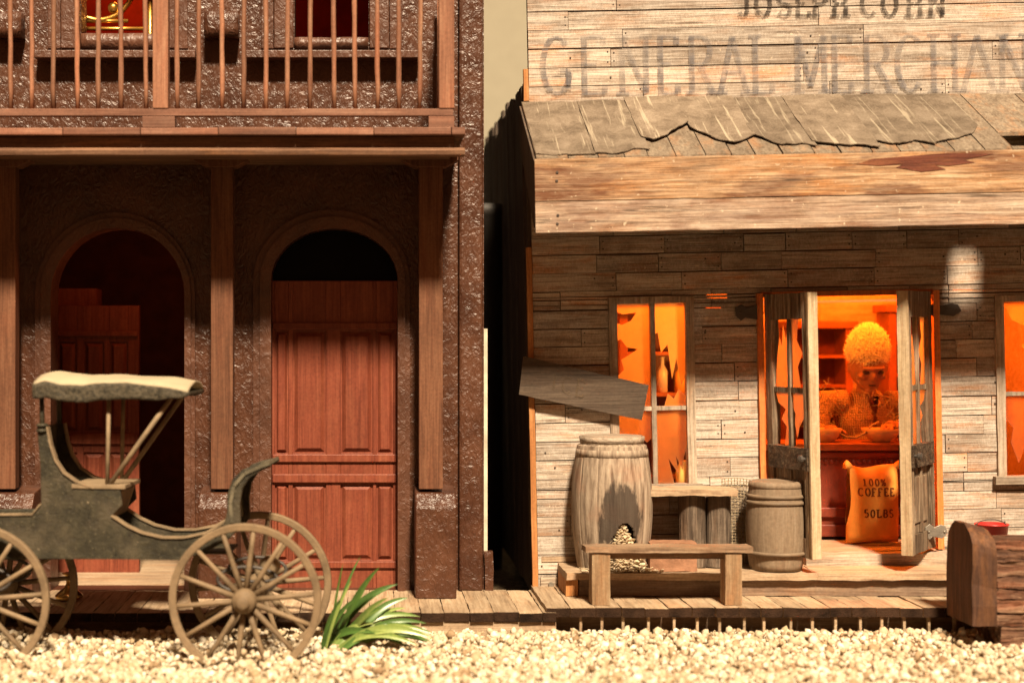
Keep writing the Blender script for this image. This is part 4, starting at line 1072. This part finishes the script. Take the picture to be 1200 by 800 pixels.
# ------------------------------------------------------------------ boardwalks and step
M['shaded_endgrain'] = plain('shaded_end_grain', (.045, .024, .014), .85, .1, .8, 70, .5)  # dark end grain, deepened with the shade of the undercut front
def boardwalk(px0, px1, z, yf, yb_, under, label):
    m = MB(); x0, x1 = PX(px0, yf), PX(px1, yf); x = x0
    while x < x1:
        wd = random.uniform(.155, .19); xe_ = min(x + wd, x1)
        k0 = len(m.fs); m.rbox((x + .002, yf - random.uniform(0, .02), z - .065), (xe_ - .004, yb_, z + random.uniform(-.004, .004)), .055, .006, 7)
        for fi in range(k0, len(m.fs)):
            if all(m.vs[q].y < yf + .02 for q in m.fs[fi]) and sum(m.vs[q].z for q in m.fs[fi]) / 4 < z - .008: m.mi[fi] = 1
        x = xe_
    o = m.build('boardwalk', [M['walk'], M['shaded_endgrain']], org=((x0 + x1) / 2, (yf + yb_) / 2, 0), kind='structure')
    if under < .05:
        xm_ = PX(482, yf); q = MB(); q.rbox((xm_, yf + under, -.03), (x1, yf + under + .06, z - .07), .12, .004); q.build('boardwalk_beam', M['walk_x'], o)
        q = MB(); q.rbox((x0, yf + .25, -.03), (xm_, yf + .31, z - .07), .12, .004); q.build('boardwalk_beam', M['riser'], o)
    else:
        q = MB(); q.rbox((x0, yf + under, -.03), (x1, yf + under + .06, z - .07), .12, .004); q.build('boardwalk_beam', M['riser'], o)
    return o
BW1 = boardwalk(-200, 652, ZW, -1.0, -.005, .012, '')
BW2 = boardwalk(640, 1400, .195, -1.0, .06, .22, '')
m = MB(); x = PX(652, -.98)
for k in range(26):
    x += .17 + random.uniform(-.03, .03); m.rbox((x, -.985, .0), (x + .018, -.952, .135), .05, .004)
m.build('boardwalk_strip', M['walk'], BW2)
SP = empty('porch_step', (PX(880, -.5), -.4, .19), 'long worn wooden step running along the front of the store', 'step')
x0, x1 = PX(664, -.56), PX(1400, -.5)
m = MB(); x = x0
while x < x1:
    l = random.uniform(1.2, 2.1); m.rbox((x, -.57, .325), (min(x + l, x1) - .005, .02, .375), .05, .007, 8); x += l
m.build('tread', M['walk_x'], SP)
m = MB(); m.rbox((x0 + .1, -.515, .20), (x1, -.46, .324), .08, .005); m.build('riser', M['riser'], SP)
m = MB(); m.rbox((x0 + .0, -.53, .20), (x0 + .09, -.05, .324), .06, .006); m.build('side', M['trim'], SP)

# ------------------------------------------------------------------ porch things
ZS = .382
# big barrel
bc = Vector((PX(717, -.27), -.27, ZS)); BH = 1.0
def brad(v): return .222 + .075 * math.sin(math.pi * (.12 + .8 * v)) - (.02 if v > .93 else 0)
B1 = empty('barrel', bc, 'large grey oak barrel with a rotted hole spilling wood shavings', 'barrel', 'barrels on the porch step')
m = MB(); NA, NZ = 144, 90
ids = [[None] * (NZ + 1) for _ in range(NA)]
for i in range(NA):
    a = 2 * math.pi * i / NA
    for j in range(NZ + 1):
        v = j / NZ; gr = -.004 if i % 12 == 0 else 0
        rr = brad(v) * (1 + .012 * noise.noise(Vector((math.cos(a) * 2, math.sin(a) * 2, v * 2)))) + gr
        ids[i][j] = m.v(bc + Vector((rr * math.cos(a), rr * math.sin(a), v * BH)))
tints = [random.random() for _ in range(12)]
for i in range(NA):
    a = 2 * math.pi * (i + .5) / NA
    for j in range(NZ):
        v = (j + .5) / NZ
        if math.sin(a) < -.3:
            xx = math.cos(a) * brad(v); u_ = (xx - .045) / .095; w_ = (v - .16) / .2
            if u_ * u_ + w_ * w_ + .55 * noise.noise(Vector((i * .22, j * .12, 1))) < 1: continue
        m.f((ids[i][j], ids[(i + 1) % NA][j], ids[(i + 1) % NA][j + 1], ids[i][j + 1]), tints[i // 12])
m.build('staves', M['barrel'], B1, solid=.02)
m = MB(); m.lathe([(.2, BH * .955), (.2, BH * .965)], bc, 36); m.build('lid', M['barrel'], B1)
for va, vb, mt in ((.845, .905, 'barrel'), (.945, 1.0, 'frame_x')):
    m = MB(); pr = [(brad(va) - .005, va * BH), (brad(va) + .012, va * BH + .004), (brad(vb) + .014 + (.014 if vb > .99 else 0), vb * BH - .004), (brad(vb) - .005, vb * BH)]
    m.lathe(pr, bc, 48); m.build('hoop', M[mt], B1, smooth=True)
# shavings
m = MB()
for k in range(950):
    d = abs(random.gauss(0, 1)); a = random.uniform(0, 6.283)
    hh = max(0, .36 - .17 * d)
    c_ = bc + Vector((.03 + .105 * d * math.cos(a), -.245 + .095 * d * math.sin(a), 0)); c_.z = ZS + random.uniform(.0, 1) ** .7 * hh + .006
    if c_.y < -.54: c_.y = -.54
    q = Matrix.Rotation(random.uniform(0, 6.28), 3, 'Z') @ Matrix.Rotation(random.uniform(-.9, .9), 3, 'X')
    l, wd, cu = random.uniform(.018, .04), random.uniform(.008, .016), random.uniform(-.012, .012)
    for s_ in range(2):
        x0_, x1_ = -l + s_ * l, s_ * l
        f0 = cu * (1 - (x0_ / l) ** 2); f1 = cu * (1 - (x1_ / l) ** 2)
        m.f([m.v(c_ + q @ Vector(p)) for p in ((x0_, -wd, f0), (x1_, -wd, f1), (x1_, wd, f1), (x0_, wd, f0))], .5)
m.build('wood_shavings', M['shaving'], org=bc, kind='stuff', solid=.003, label='heap of pale wood shavings spilled from the rotted barrel', cat='shavings')
# small barrel
sc_ = Vector((PX(909, -.36), -.36, ZS)); B2 = empty('barrel', sc_, 'smaller smooth brown barrel with rounded hoops beside the open doors', 'barrel', 'barrels on the porch step')
hh = .655
pr = [(.17, 0)] + [(.178 + .046 * math.sin(math.pi * (.1 + .8 * v)), v * hh) for v in [k / 16 for k in range(17)]] + [(.165, hh)]
m = MB(); m.lathe(pr, sc_, 40); m.build('staves', M['clay'], B2, smooth=True)
for v, r_, tz in ((.2, .225, .018), (.775, .215, .02), (.845, .208, .02)):
    m = MB(); m.tube([sc_ + Vector((r_ * math.cos(R(a)), r_ * math.sin(R(a)), v * hh)) for a in range(0, 360, 9)], tz * .8, 8, closed=True); m.build('hoop', M['clayband'], B2, smooth=True)
m = MB(); m.lathe([(.19, hh * .93), (.205, hh * .95), (.2, hh * 1.0), (.175, hh * 1.015), (.1, hh * 1.015)], sc_, 36); m.build('lid', M['clay'], B2, smooth=True)
# log stool / table
TB = empty('log_table', (PX(812, -.25), -.25, ZS), 'rough plank laid on upright split logs beneath the broken window', 'table')
m = MB(); xa, xb, zt_ = PX(752, -.25), PX(859, -.25), PZ(573, -.25)
m.rbox((xa, -.4, zt_ - .035), (xb, -.1, zt_ + .01), .045, .012, 10); m.build('plank', M['walk_x'], TB)
for px, r_ in ((811, .105), (842, .095), (735, .07)):
    m = MB(); c_ = Vector((PX(px, -.25), -.24, ZS)); n = 22; rings = []
    for j in range(13):
        ring = []
        for i in range(n):
            a = 2 * math.pi * i / n; rr = r_ * (1 + .12 * noise.noise(Vector((math.cos(a) * 1.5 + px, math.sin(a) * 1.5, j * .16))) + .05 * noise.noise(Vector((math.cos(a) * 6, math.sin(a) * 6 + px, j * .3))))
            ring.append(m.v(c_ + Vector((rr * math.cos(a), rr * math.sin(a) * .8, (zt_ - .04 - ZS) * j / 12))))
        rings.append(ring)
    for A_, B_ in zip(rings, rings[1:]):
        for i in range(n): m.f((A_[i], A_[(i + 1) % n], B_[(i + 1) % n], B_[i]), .5)
    m.f(rings[0][::-1]); m.f(rings[-1]); m.build('log_leg', M['log'], TB)
# red brown box
bx = Vector((PX(788, -.46), -.42, ZS)); m = MB(); m.rbox((PX(762, -.5), -.5, ZS), (PX(817, -.5), -.3, PZ(636, -.5)), .03, .006, 14)
m.build('crate', M['brick'], org=bx, label='small reddish brown block under the bench, in front of the log table', cat='block', smooth=False)
# burlap cloth woven of real threads
m = MB(); xa, xb = PX(846, -.12), PX(916, -.12); zt_ = PZ(561, -.12); NXT, NZT = 19, 30
def cl(x, z):
    return -.11 - .07 * (zt_ - z) + .014 * noise.noise(Vector((x * 5, 0, z * 4))) - .012 * math.sin(x * 14)
def sag(u): return .03 * math.sin(u * 7) * .4 - .015 * u
for i in range(NXT + 1):
    u = i / NXT; pts = []
    for j in range(0, NZT * 2 + 1):
        z = zt_ + sag(u) + random.uniform(0, .003) - (zt_ - ZS - .01) * j / (NZT * 2); x = xa + (xb - xa) * u + .004 * noise.noise(Vector((u * 30, j * .2, 0)))
        pts.append((x, cl(x, z) + .004 * (1 if (i + j // 2) % 2 else -1), z))
    m.tube(pts, .0042, 4, random.random())
for j in range(NZT + 1):
    pts = []
    for i in range(NXT + 1):
        u = i / NXT; z = zt_ + sag(u) - (zt_ - ZS - .01) * j / NZT; x = xa + (xb - xa) * u
        pts.append((x + (random.uniform(0, .02) if i == NXT else 0), cl(x, z) - .0035 * (1 if (i + j) % 2 else -1), z + .003 * noise.noise(Vector((u * 9, j * .7, 0)))))
    m.tube(pts, .0042, 4, random.random())
m.build('burlap_cloth', M['thread'], org=((xa + xb) / 2, -.13, ZS), label='coarse open weave burlap hung between the log table and small barrel', cat='cloth')
# bench
YB = -.84; z0 = .2
BN = empty('bench', (PX(782, YB), YB, z0), 'plain low wooden bench standing on the boardwalk below the barrels', 'bench')
m = MB(); m.rbox((PX(684, YB), YB - .1, PZ(647.5, YB - .1)), (PX(879, YB), YB + .1, PZ(641, YB - .1)), .05, .006, 8); m.build('seat', M['bench'], BN)
zt_ = PZ(648, YB - .1) - .002
for a, b_ in ((692, 713), (847, 866)):
    m = MB(); m.rbox((PX(a, YB), YB - .085, z0), (PX(b_, YB), YB + .085, zt_), .04, .003); m.build('leg', M['bench_v'], BN)
m = MB(); m.box((PX(713, YB), YB - .012, zt_ - .05), (PX(847, YB), YB + .012, zt_ - .003)); m.build('stretcher', M['bench'], BN)
# fallen sign
Y = -.10
SG = empty('sign_board', P(684, 455, Y), 'dark grey plank sign hanging crooked off the store corner', 'sign')
m = MB(); q = [P(613, 417, Y), P(760, 451, Y), P(752, 492, Y), P(608, 462, Y)]
dn = [Vector((0, .03, 0))] * 4
n = 16
def qf(u, v): return (q[3].lerp(q[2], u)).lerp(q[0].lerp(q[1], u), v) + Vector((0, .012 * math.sin(u * 3.1), .004 * noise.noise(Vector((u * 9, v * 2, 0)))))
m.grid(lambda u, v: qf(u, v), n, 6, .5)
m.build('board', wood('sign_wood', (.035, .024, .017), (.075, .053, .037), (.115, .085, .06), (.11, .055, .028), .2, 0, bump=.5), SG, solid=.028)
L = MB(); ex = (q[2] - q[3]); hx = (q[0] - q[3])
L.T = lambda p: qf(p.x, p.z) + Vector((0, p.y - .019, 0))
for ch, u in (('I', .24), ('C', .33), ('E', .44)):
    glyph(L, ch, u, .09, .30, .42, .016, 0, False, False, 4.0, .05)
L.build('faint_lettering', M['palepaint'], SG)
m = MB(); m.tube([P(640, 430, Y) + Vector((0, .018, 0)), P(640, 428, -.03)], .012, 8); m.build('peg', M['iron'], SG)
m = MB(); m.tube([P(728, 455, Y) + Vector((0, .018, 0)), P(716, 452, -.03)], .012, 8); m.build('peg', M['iron'], SG)
# red pail on the step
pp = Vector((PX(1162, -.42), -.42, ZS)); PL = empty('pail', pp, 'small red pail with a wire handle behind the timber trough', 'pail')
zt_ = PZ(613, -.42); h = zt_ - ZS
m = MB(); m.lathe([(.09, 0), (.118, h - .01), (.124, h - .01), (.124, h), (.108, h), (.085, .02)], pp, 28); m.build('bucket', M['pail'], PL, smooth=True)
m = MB(); m.tube([pp + Vector((.115 * math.cos(R(a)) - .02, -.04, h - .015 + .05 * math.sin(R(a)))) for a in range(0, 181, 15)], .004, 6); m.build('handle', M['iron'], PL, smooth=True)
# timber trough
tx = PX(1139, -1.55)
TR = empty('timber_trough', (tx + .8, -1.33, 0), 'rough dark timber trough with a rounded end board on the gravel', 'trough')
zb_, zt_ = .155, PZ(611, -1.33)
m = MB(); pf = [(-1.55, zb_ + .01), (-1.56, .3), (-1.545, .45), (-1.555, .58)] + [(-1.33 - .225 * math.copysign(abs(math.cos(R(a))) ** .75, math.cos(R(a))), zt_ - .17 + .17 * math.sin(R(a)) + random.uniform(-.018, .018)) for a in range(0, 181, 15)] + [(-1.1, .5), (-1.09, .3), (-1.1, zb_ + .01)]
rings = []
for k in range(5):
    xx = tx + .17 * k / 4 + .0; rings.append([m.v((xx + .014 * noise.noise(Vector((p[0] * 9, p[1] * 9, k))), p[0] + .006 * noise.noise(Vector((p[1] * 11, k * .4, 1))), p[1] + (-.022 * [0, .1, .9, 1.2, 2.1][k] if p[1] > .4 else 0) + .005 * noise.noise(Vector((p[0] * 20, k * .6, 2))))) for p in pf])
for A_, B_ in zip(rings, rings[1:]):
    for i in range(len(pf)): m.f((A_[i], A_[(i + 1) % len(pf)], B_[(i + 1) % len(pf)], B_[i]), .4)
m.f(rings[0]); m.f(rings[-1][::-1]); m.build('end_board', M['trough_end'], TR, smooth=False)
zz = zb_
k = 0
while zz < PZ(634, -1.5) - .03:
    hh = min(random.uniform(.075, .12), max(.05, PZ(634, -1.5) - zz)); m = MB()
    m.rbox((tx + .171, -1.53 + random.uniform(-.012, .012), zz), (tx + 1.9, -1.46, zz + hh - .006), .03, .016, 10)
    m.build('side_plank', M['trough'], TR); m = MB()
    m.rbox((tx + .171, -1.18, zz), (tx + 1.9, -1.12, zz + hh - .004), .08, .008, 9); m.build('side_plank', M['trough'], TR)
    zz += hh
m = MB(); m.rbox((tx + .18, -1.46, zb_ + .02), (tx + 1.9, -1.18, zb_ + .08), .1, .005); m.build('trough_floor', M['trough'], TR)
m = MB(); m.rbox((tx + .21, -1.52, -.02), (tx + .42, -1.12, zb_ - .004), .05, .008); m.build('support_block', M['trough'], TR)
# brass spittoon on the boardwalk
sp = Vector((PX(81, -.45), -.45, ZW + .004)); m = MB()
m.lathe([(.07, 0), (.1, .01), (.105, .03), (.075, .06), (.035, .09), (.022, .12), (.022, .16), (.03, .18), (.055, .195), (.05, .2), (.02, .185)], sp, 28)
m.build('spittoon', M['brass'], org=sp, smooth=True, label='little brass spittoon on the boardwalk beneath the buggy', cat='spittoon')
# tank in the gap between the buildings
tk = Vector((1.11, 2.3, 0)); zt_ = PZ(240, 2.3); m = MB()
m.lathe([(.15, 0), (.15, zt_ - .12), (.172, zt_ - .1), (.172, zt_), (.155, zt_), (.15, zt_ - .08)], tk, 28)
m.build('tank', M['tank'], org=tk, smooth=True, label='tall dark cylindrical tank in the narrow gap between the buildings', cat='tank')

# ------------------------------------------------------------------ grass tuft
gp = P(393, 757, -1.5); m = MB(); rg = random.Random(11)
tips = [(422, 652, 4, .2), (402, 660, 3, .4), (445, 664, 8, .3), (466, 684, 11, .2), (428, 690, 7, .5), (506, 752, 10, .35), (490, 756, 9, .75), (512, 744, 8, .5), (438, 730, 7, .85), (475, 712, 7, .9), (412, 680, 4, .75), (500, 730, 8, .3), (455, 700, 8, .65), (478, 700, 11, .35), (455, 690, 9, .1), (492, 722, 10, .6), (508, 748, 12, .8), (500, 752, 10, .5), (480, 758, 8, .4), (418, 700, 7, .15), (448, 712, 11, .55), (470, 735, 11, .7), (440, 742, 10, .25), (496, 738, 8, .9), (400, 700, 5, .3), (462, 716, 8, .45), (486, 744, 9, .2)]
for tx_, ty_, wpx, tn in tips:
    b0 = Vector((gp.x + rg.uniform(-.11, .03) + .28 * max(0, (tx_ - 430) * 10.5 / 1800), -1.5 + rg.uniform(-.1, .1), .0)); t1 = P(tx_, ty_, -1.5 + rg.uniform(-.22, .12))
    if t1.z < .03: t1.z = .03
    mid = (b0 + t1) / 2 + Vector((-(t1.x - b0.x) * .12, rg.uniform(-.04, .04), max(.05, (t1.x - b0.x) * .34)))
    hw = wpx / 178 / 2 * 1.02; pr_ = None
    for k in range(11):
        s = k / 10; p = b0 * (1 - s) ** 2 + mid * 2 * s * (1 - s) + t1 * s * s
        d = ((mid - b0) * (1 - s) + (t1 - mid) * s).normalized()
        sd_ = d.cross(Vector((0, -1, .35))).normalized(); up = sd_.cross(d)
        w_ = hw * (.55 + .9 * s if s < .5 else 1.0) * (1 - s ** 3) ** .8 + .001
        cur = [m.v(p - sd_ * w_ + up * w_ * .35), m.v(p), m.v(p + sd_ * w_ + up * w_ * .35)]
        if pr_:
            m.f((pr_[0], cur[0], cur[1], pr_[1]), tn); m.f((pr_[1], cur[1], cur[2], pr_[2]), min(1, tn + .15))
        pr_ = cur
m.build('grass_tuft', M['blade'], org=(gp.x, -1.5, 0), smooth=True, label='tuft of long green blades on the gravel beside the buggy wheel', cat='grass')

# ------------------------------------------------------------------ buggy
YN, YF = -1.95, -1.25; YM = -1.6
wo = Vector((PX(130, YM), YM, 0)); YAW = R(-4)
BG = empty('buggy', wo, 'old olive green horse buggy with tan spoked wheels and a canvas canopy', 'buggy', rot=(0, 0, YAW))
def B(px, py, Y):     # pixel point at wagon depth, undone for the yaw about its origin
    p = P(px, py, Y) - wo; c, s = math.cos(-YAW), math.sin(-YAW)
    return wo + Vector((p.x * c - p.y * s, p.x * s + p.y * c, p.z))
def on_side(px, py, yl):   # the point of the plane local-y = yl that shows at this pixel
    Y = yl + YM
    for _ in range(6):
        p = B(px, py, Y); Y += (wo.y + yl) - p.y
    return B(px, py, Y)
wheel_c = on_side(287, 703, YN - YM); rw = on_side(-29, 703, YN - YM)
RW = .50
def wheel(c):
    m = MB(); n = 56; prof = [(RW, -.024), (RW, .024), (RW - .05, .02), (RW - .05, -.02)]
    rings = []
    for i in range(n):
        a = 2 * math.pi * i / n; wob = 1 + .004 * noise.noise(Vector((math.cos(a) * 2, math.sin(a) * 2, 0)))
        rings.append([m.v(c + Vector((r_ * wob * math.cos(a), y, r_ * wob * math.sin(a)))) for r_, y in prof])
    for i in range(n):
        for j in range(4): m.f((rings[i][j], rings[i][(j + 1) % 4], rings[(i + 1) % n][(j + 1) % 4], rings[(i + 1) % n][j]))
    w_ = m.build('wheel', M['wheel'], BG, bevel=.008)
    m = MB(); m.lathe([(.035, -.125), (.042, -.12), (.042, -.085), (.066, -.08), (.082, -.04), (.082, .04), (.06, .07), (.03, .08)], c, 28, .5, 0, 'y'); m.build('hub', M['wheel'], w_, smooth=True)
    for k in range(14):
        a = 2 * math.pi * k / 14 + .1; d = Vector((math.cos(a), 0, math.sin(a)))
        m = MB(); m.tube([c + d * .07, c + d * .2, c + d * .34, c + d * (RW - .045)], [.021, .019, .017, .016], 8); m.build('spoke', M['wheel'], w_, smooth=True)
    return w_
wn = wheel(wheel_c)
copy_tree(wn, BG, (0, YF - YN, 0)); copy_tree(wn, BG, rw - wheel_c); copy_tree(wn, BG, rw - wheel_c + Vector((0, YF - YN, 0)))
yn, yf2 = YN - YM + .1, YN - YM + .52      # local planes of the near and far sides
out = [(-120, 605), (38, 604), (48, 592), (47, 545), (43, 500), (54, 500), (58, 522), (64, 540), (74, 555), (90, 566), (110, 573), (141, 574), (143, 592), (130, 605), (148, 617), (165, 625), (190, 631), (215, 631), (240, 626), (262, 614), (266, 600), (266, 580), (272, 562), (284, 550), (298, 545), (316, 541), (318, 546), (305, 552), (292, 560), (284, 572), (281, 590), (282, 615), (270, 630), (245, 645), (215, 655), (-120, 655)]
pl = [on_side(a, b_, yn) for a, b_ in out]
m = MB()
for y0 in (yn, yf2): m.prism([(p.x, p.z) for p in pl], YM + y0, YM + y0 + .03, 'y', .5)
m.build('body', M['wag'], BG, bevel=.006)
def strip(idx, name, mat, inset=.0, th=.012, w0=None, w1=None):
    """a slat bent along part of the outline, from side to side"""
    m = MB(); pts = [pl[i] for i in idx]
    y0, y1 = YM + (yn - .012 if w0 is None else w0), YM + (yf2 + .042 if w1 is None else w1)
    ids = []
    for k, p in enumerate(pts):
        d = (pts[min(k + 1, len(pts) - 1)] - pts[max(k - 1, 0)]); n_ = Vector((-d.z, 0, d.x)).normalized()
        a, b_ = p + n_ * .003, p + n_ * (.003 + th)
        ids.append([m.v((a.x, y0, a.z)), m.v((b_.x, y0, b_.z)), m.v((b_.x, y1, b_.z)), m.v((a.x, y1, a.z))])
    for A_, B_ in zip(ids, ids[1:]):
        for j in range(4): m.f((A_[j], A_[(j + 1) % 4], B_[(j + 1) % 4], B_[j]))
    m.f(ids[0]); m.f(ids[-1][::-1]); m.build(name, mat, BG, smooth=False)
for (w0, w1) in ((yn - .014, yn + .042), (yf2 - .012, yf2 + .042)):
    strip(range(13, 20), 'edge_trim', M['wagtrim'], w0=w0, w1=w1); strip(range(5, 11), 'edge_trim', M['wagtrim'], w0=w0, w1=w1)
strip(range(0, 3), 'edge_trim', M['wagtrim'], w0=yn - .01, w1=yn + .04)
def slab(a, b_, name, mat, th=.02, yy0=None, yy1=None):
    m = MB(); p, q_ = on_side(*a, yn), on_side(*b_, yn)
    d = (q_ - p).normalized(); n_ = Vector((-d.z, 0, d.x)) * th
    y0, y1 = YM + (yn + .031 if yy0 is None else yy0), YM + (yf2 - .001 if yy1 is None else yy1)
    m.hexa([(p.x, y0, p.z), (q_.x, y0, q_.z), (q_.x, y1, q_.z), (p.x, y1, p.z)], [(p.x + n_.x, y0, p.z + n_.z), (q_.x + n_.x, y0, q_.z + n_.z), (q_.x + n_.x, y1, q_.z + n_.z), (p.x + n_.x, y1, p.z + n_.z)])
    return m.build(name, mat, BG, bevel=.005)
slab((-120, 650), (268, 650), 'floor', M['wag']); slab((84, 572), (147, 573), 'seat', M['wagtrim'], .03, yn - .01, yf2 + .04); slab((50, 560), (48, 500), 'seat_back', M['wag'], .02)
slab((132, 607), (142, 576), 'seat_front', M['wagtrim'], .02); slab((-120, 612), (36, 612), 'rear_deck', M['wag'], .015)
m = MB()   # dashboard bends across between the sides
dsh = [on_side(a, b_, yn) for a, b_ in ((274, 612), (272, 590), (276, 570), (288, 556), (304, 549), (317, 544))]
for k in range(len(dsh) - 1):
    p, q_ = dsh[k], dsh[k + 1]; y0, y1 = YM + yn - .012, YM + yf2 + .042
    d = (q_ - p).normalized(); n_ = Vector((-d.z, 0, d.x)) * .022
    m.hexa([(p.x, y0, p.z), (q_.x, y0, q_.z), (q_.x, y1, q_.z), (p.x, y1, p.z)], [(p.x + n_.x, y0, p.z + n_.z), (q_.x + n_.x, y0, q_.z + n_.z), (q_.x + n_.x, y1, q_.z + n_.z), (p.x + n_.x, y1, p.z + n_.z)])
m.build('dashboard', plain('dashboard_grey', (.15, .13, .085), .6, .3, .4, 70, .4), BG)
m = MB(); p, q_ = on_side(-10, 655, yn), on_side(215, 655, yn); m.box((p.x, YM + yn - .008, p.z + .01), (q_.x, YM + yn - .001, p.z + .03)); m.build('side_moulding', M['wag'], BG)
# axles and springs
for c_ in (wheel_c, rw):
    m = MB(); m.tube([c_ + Vector((0, .08, 0)), c_ + Vector((0, YF - YN - .0, 0))], .024, 8); m.build('axle', M['wheel'], BG, smooth=True)
    for yy in (.12, .58):
        m = MB(); cc = c_ + Vector((0, yy, .115)); 
        m.tube([cc + Vector((.2 * math.cos(R(a)), 0, .085 * math.sin(R(a)))) for a in range(0, 360, 15)], .012, 6, closed=True); m.build('spring', M['iron'], BG, smooth=True)
m = MB(); m.blob(wheel_c + Vector((.14, .2, .2)), (.07, .05, .07), 8); m.tube([wheel_c + Vector((.0, .2, .3)), wheel_c + Vector((.1, .2, .05)), wheel_c + Vector((.22, .2, -.1))], .022, 8); m.build('fifth_wheel', M['wagtrim'], BG)
# canopy
def ctop(u):   # rim line of the canopy along its length, in pixels
    return np.interp(u, [0, .08, .18, .32, .45, .6, .75, .88, 1], [450, 446, 450, 451, 448, 448, 451, 454, 459])
def cth(u): return np.interp(u, [0, .05, .5, .8, .95, 1], [16, 19, 20, 16, 9, 4])
c0, c1 = yn - .07, yf2 + .08
m = MB()
def cf(u, v):
    px = 39 + 181 * u; p = on_side(px, ctop(u), c0)
    y = YM + c0 + (c1 - c0) * v; z = p.z + (.05 + .012 * math.sin(u * 8)) * math.sin(math.pi * v) ** .7 - .004 + .008 * noise.noise(Vector((u * 9, v * 4, 0)))
    return (p.x + .02 * math.sin(math.pi * v) * (u - .5), y, z)
m.grid(cf, 40, 14); m.build('canopy', M['canvas'], BG, smooth=True, solid=.014)
can = bpy.data.objects['canopy']
m = MB()
for y in (YM + c0, YM + c1):
    def vf(u, v):
        px = 39 + 181 * u; p = on_side(px, ctop(u), c0); q_ = on_side(px, ctop(u) + cth(u), c0)
        return (p.x, y + .008 * noise.noise(Vector((u * 14, v * 3, y))), p.z - .004 + (q_.z - p.z) * v + .004 * noise.noise(Vector((u * 30, v * 3, 2))))
    m.grid(vf, 48, 5)
for u0 in (0, 1):
    m.grid(lambda u, v: (Vector(on_side(39 + 181 * u0, ctop(u0) + cth(u0) * v, c0)).x, YM + c0 + (c1 - c0) * u, on_side(39 + 181 * u0, ctop(u0) + cth(u0) * v, c0).z), 10, 4)
m.build('valance', M['valance'], can, smooth=True, solid=.014)
for a, b_, r_ in (((48, 462), (49, 506), .016), ((127, 465), (125, 570), .014), ((200, 466), (128, 568), .017)):
    for yy in (yn + .015, yf2 + .015):
        p, q_ = on_side(*a, yn), on_side(*b_, yn); m = MB()
        m.tube([(p.x, YM + yy, p.z), ((p.x + q_.x) / 2, YM + yy, (p.z + q_.z) / 2), (q_.x, YM + yy, q_.z)], r_, 8); m.build('canopy_post', M['wagtrim'] if a[0] > 100 and yy < .3 else M['wag'], BG, smooth=True)
m = MB()
p = on_side(49, 503, yn)
for dz in (0, .035): m.lathe([(.03, dz), (.045, dz + .012), (.03, dz + .024)], (p.x, YM + yn + .015, p.z - .02), 14)
m.build('post_socket', M['wag'], BG, smooth=True)

# ------------------------------------------------------------------ light, world, camera
tr = Vector((-.13, 1.0, -1.16)).normalized()
su = bpy.data.lights.new('sun', 'SUN'); su.energy = 5.0; su.angle = R(6.0); su.color = (1.0, .80, .565)
so = bpy.data.objects.new('sun', su); col.objects.link(so); so.rotation_euler = tr.to_track_quat('-Z', 'Y').to_euler(); so.location = (1, -8, 9)
wd = bpy.data.worlds.new('World'); sc.world = wd; wd.use_nodes = True
nt = wd.node_tree; bgn = nt.nodes['Background']; sk_ = nt.nodes.new('ShaderNodeTexSky'); sk_.sky_type = 'NISHITA'; sk_.sun_disc = False
sk_.sun_elevation = math.asin(-tr.z); sk_.sun_rotation = math.atan2(-tr.x, -tr.y)
mx = nt.nodes.new('ShaderNodeMix'); mx.data_type = 'RGBA'; mx.blend_type = 'MULTIPLY'; mx.inputs[0].default_value = 1; mx.inputs[7].default_value = (.50, .165, .05, 1)
nt.links.new(sk_.outputs[0], mx.inputs[6]); nt.links.new(mx.outputs[2], bgn.inputs[0]); bgn.inputs[1].default_value = .05
def lamp(name, loc, power, c, size=.12):
    l = bpy.data.lights.new(name, 'POINT'); l.energy = power; l.color = c; l.shadow_soft_size = size
    o = bpy.data.objects.new(name, l); col.objects.link(o); o.location = loc
OR = (1.0, .168, .008)
lamp('store_light', (PX(1010, .7), .62, 2.85), 74, OR); lamp('store_light', (PX(770, .5), .6, 2.75), 30, OR); lamp('store_light', (PX(1240, .6), .9, 2.75), 32, OR)
lamp('store_light', (PX(1010, 1.9), 1.75, 2.95), 32, OR)
lamp('store_light', (PX(850, .32), .32, 1.95), 13, (1.0, .40, .06), .06)  # added unseen fill light by the doorway for the doll's face and sack
lamp('upstairs_lamp', (PX(150, 1), 1.1, zmid + 1.6), 9, (1, .24, .03)); lamp('hall_lamp', (PX(200, .5), .42, 2.95), 6, (1, .27, .08))
cm = bpy.data.cameras.new('camera'); co = bpy.data.objects.new('camera', cm); col.objects.link(co); sc.camera = co
co.location = (0, -D, HC); co.rotation_euler = (R(90), 0, 0)
cm.sensor_width = 36; cm.lens = F / 1200 * 36; cm.shift_x = (600 - XV) / 1200; cm.clip_end = 200; cm.clip_start = .1
cm.dof.use_dof = True; cm.dof.focus_distance = 11.9; cm.dof.aperture_fstop = .5
sc.view_settings.view_transform = 'Standard'; sc.view_settings.look = 'None'; sc.view_settings.exposure = 1.14; sc.view_settings.gamma = 1
sc.cycles.use_denoising = True
sc.cycles.max_bounces = 8
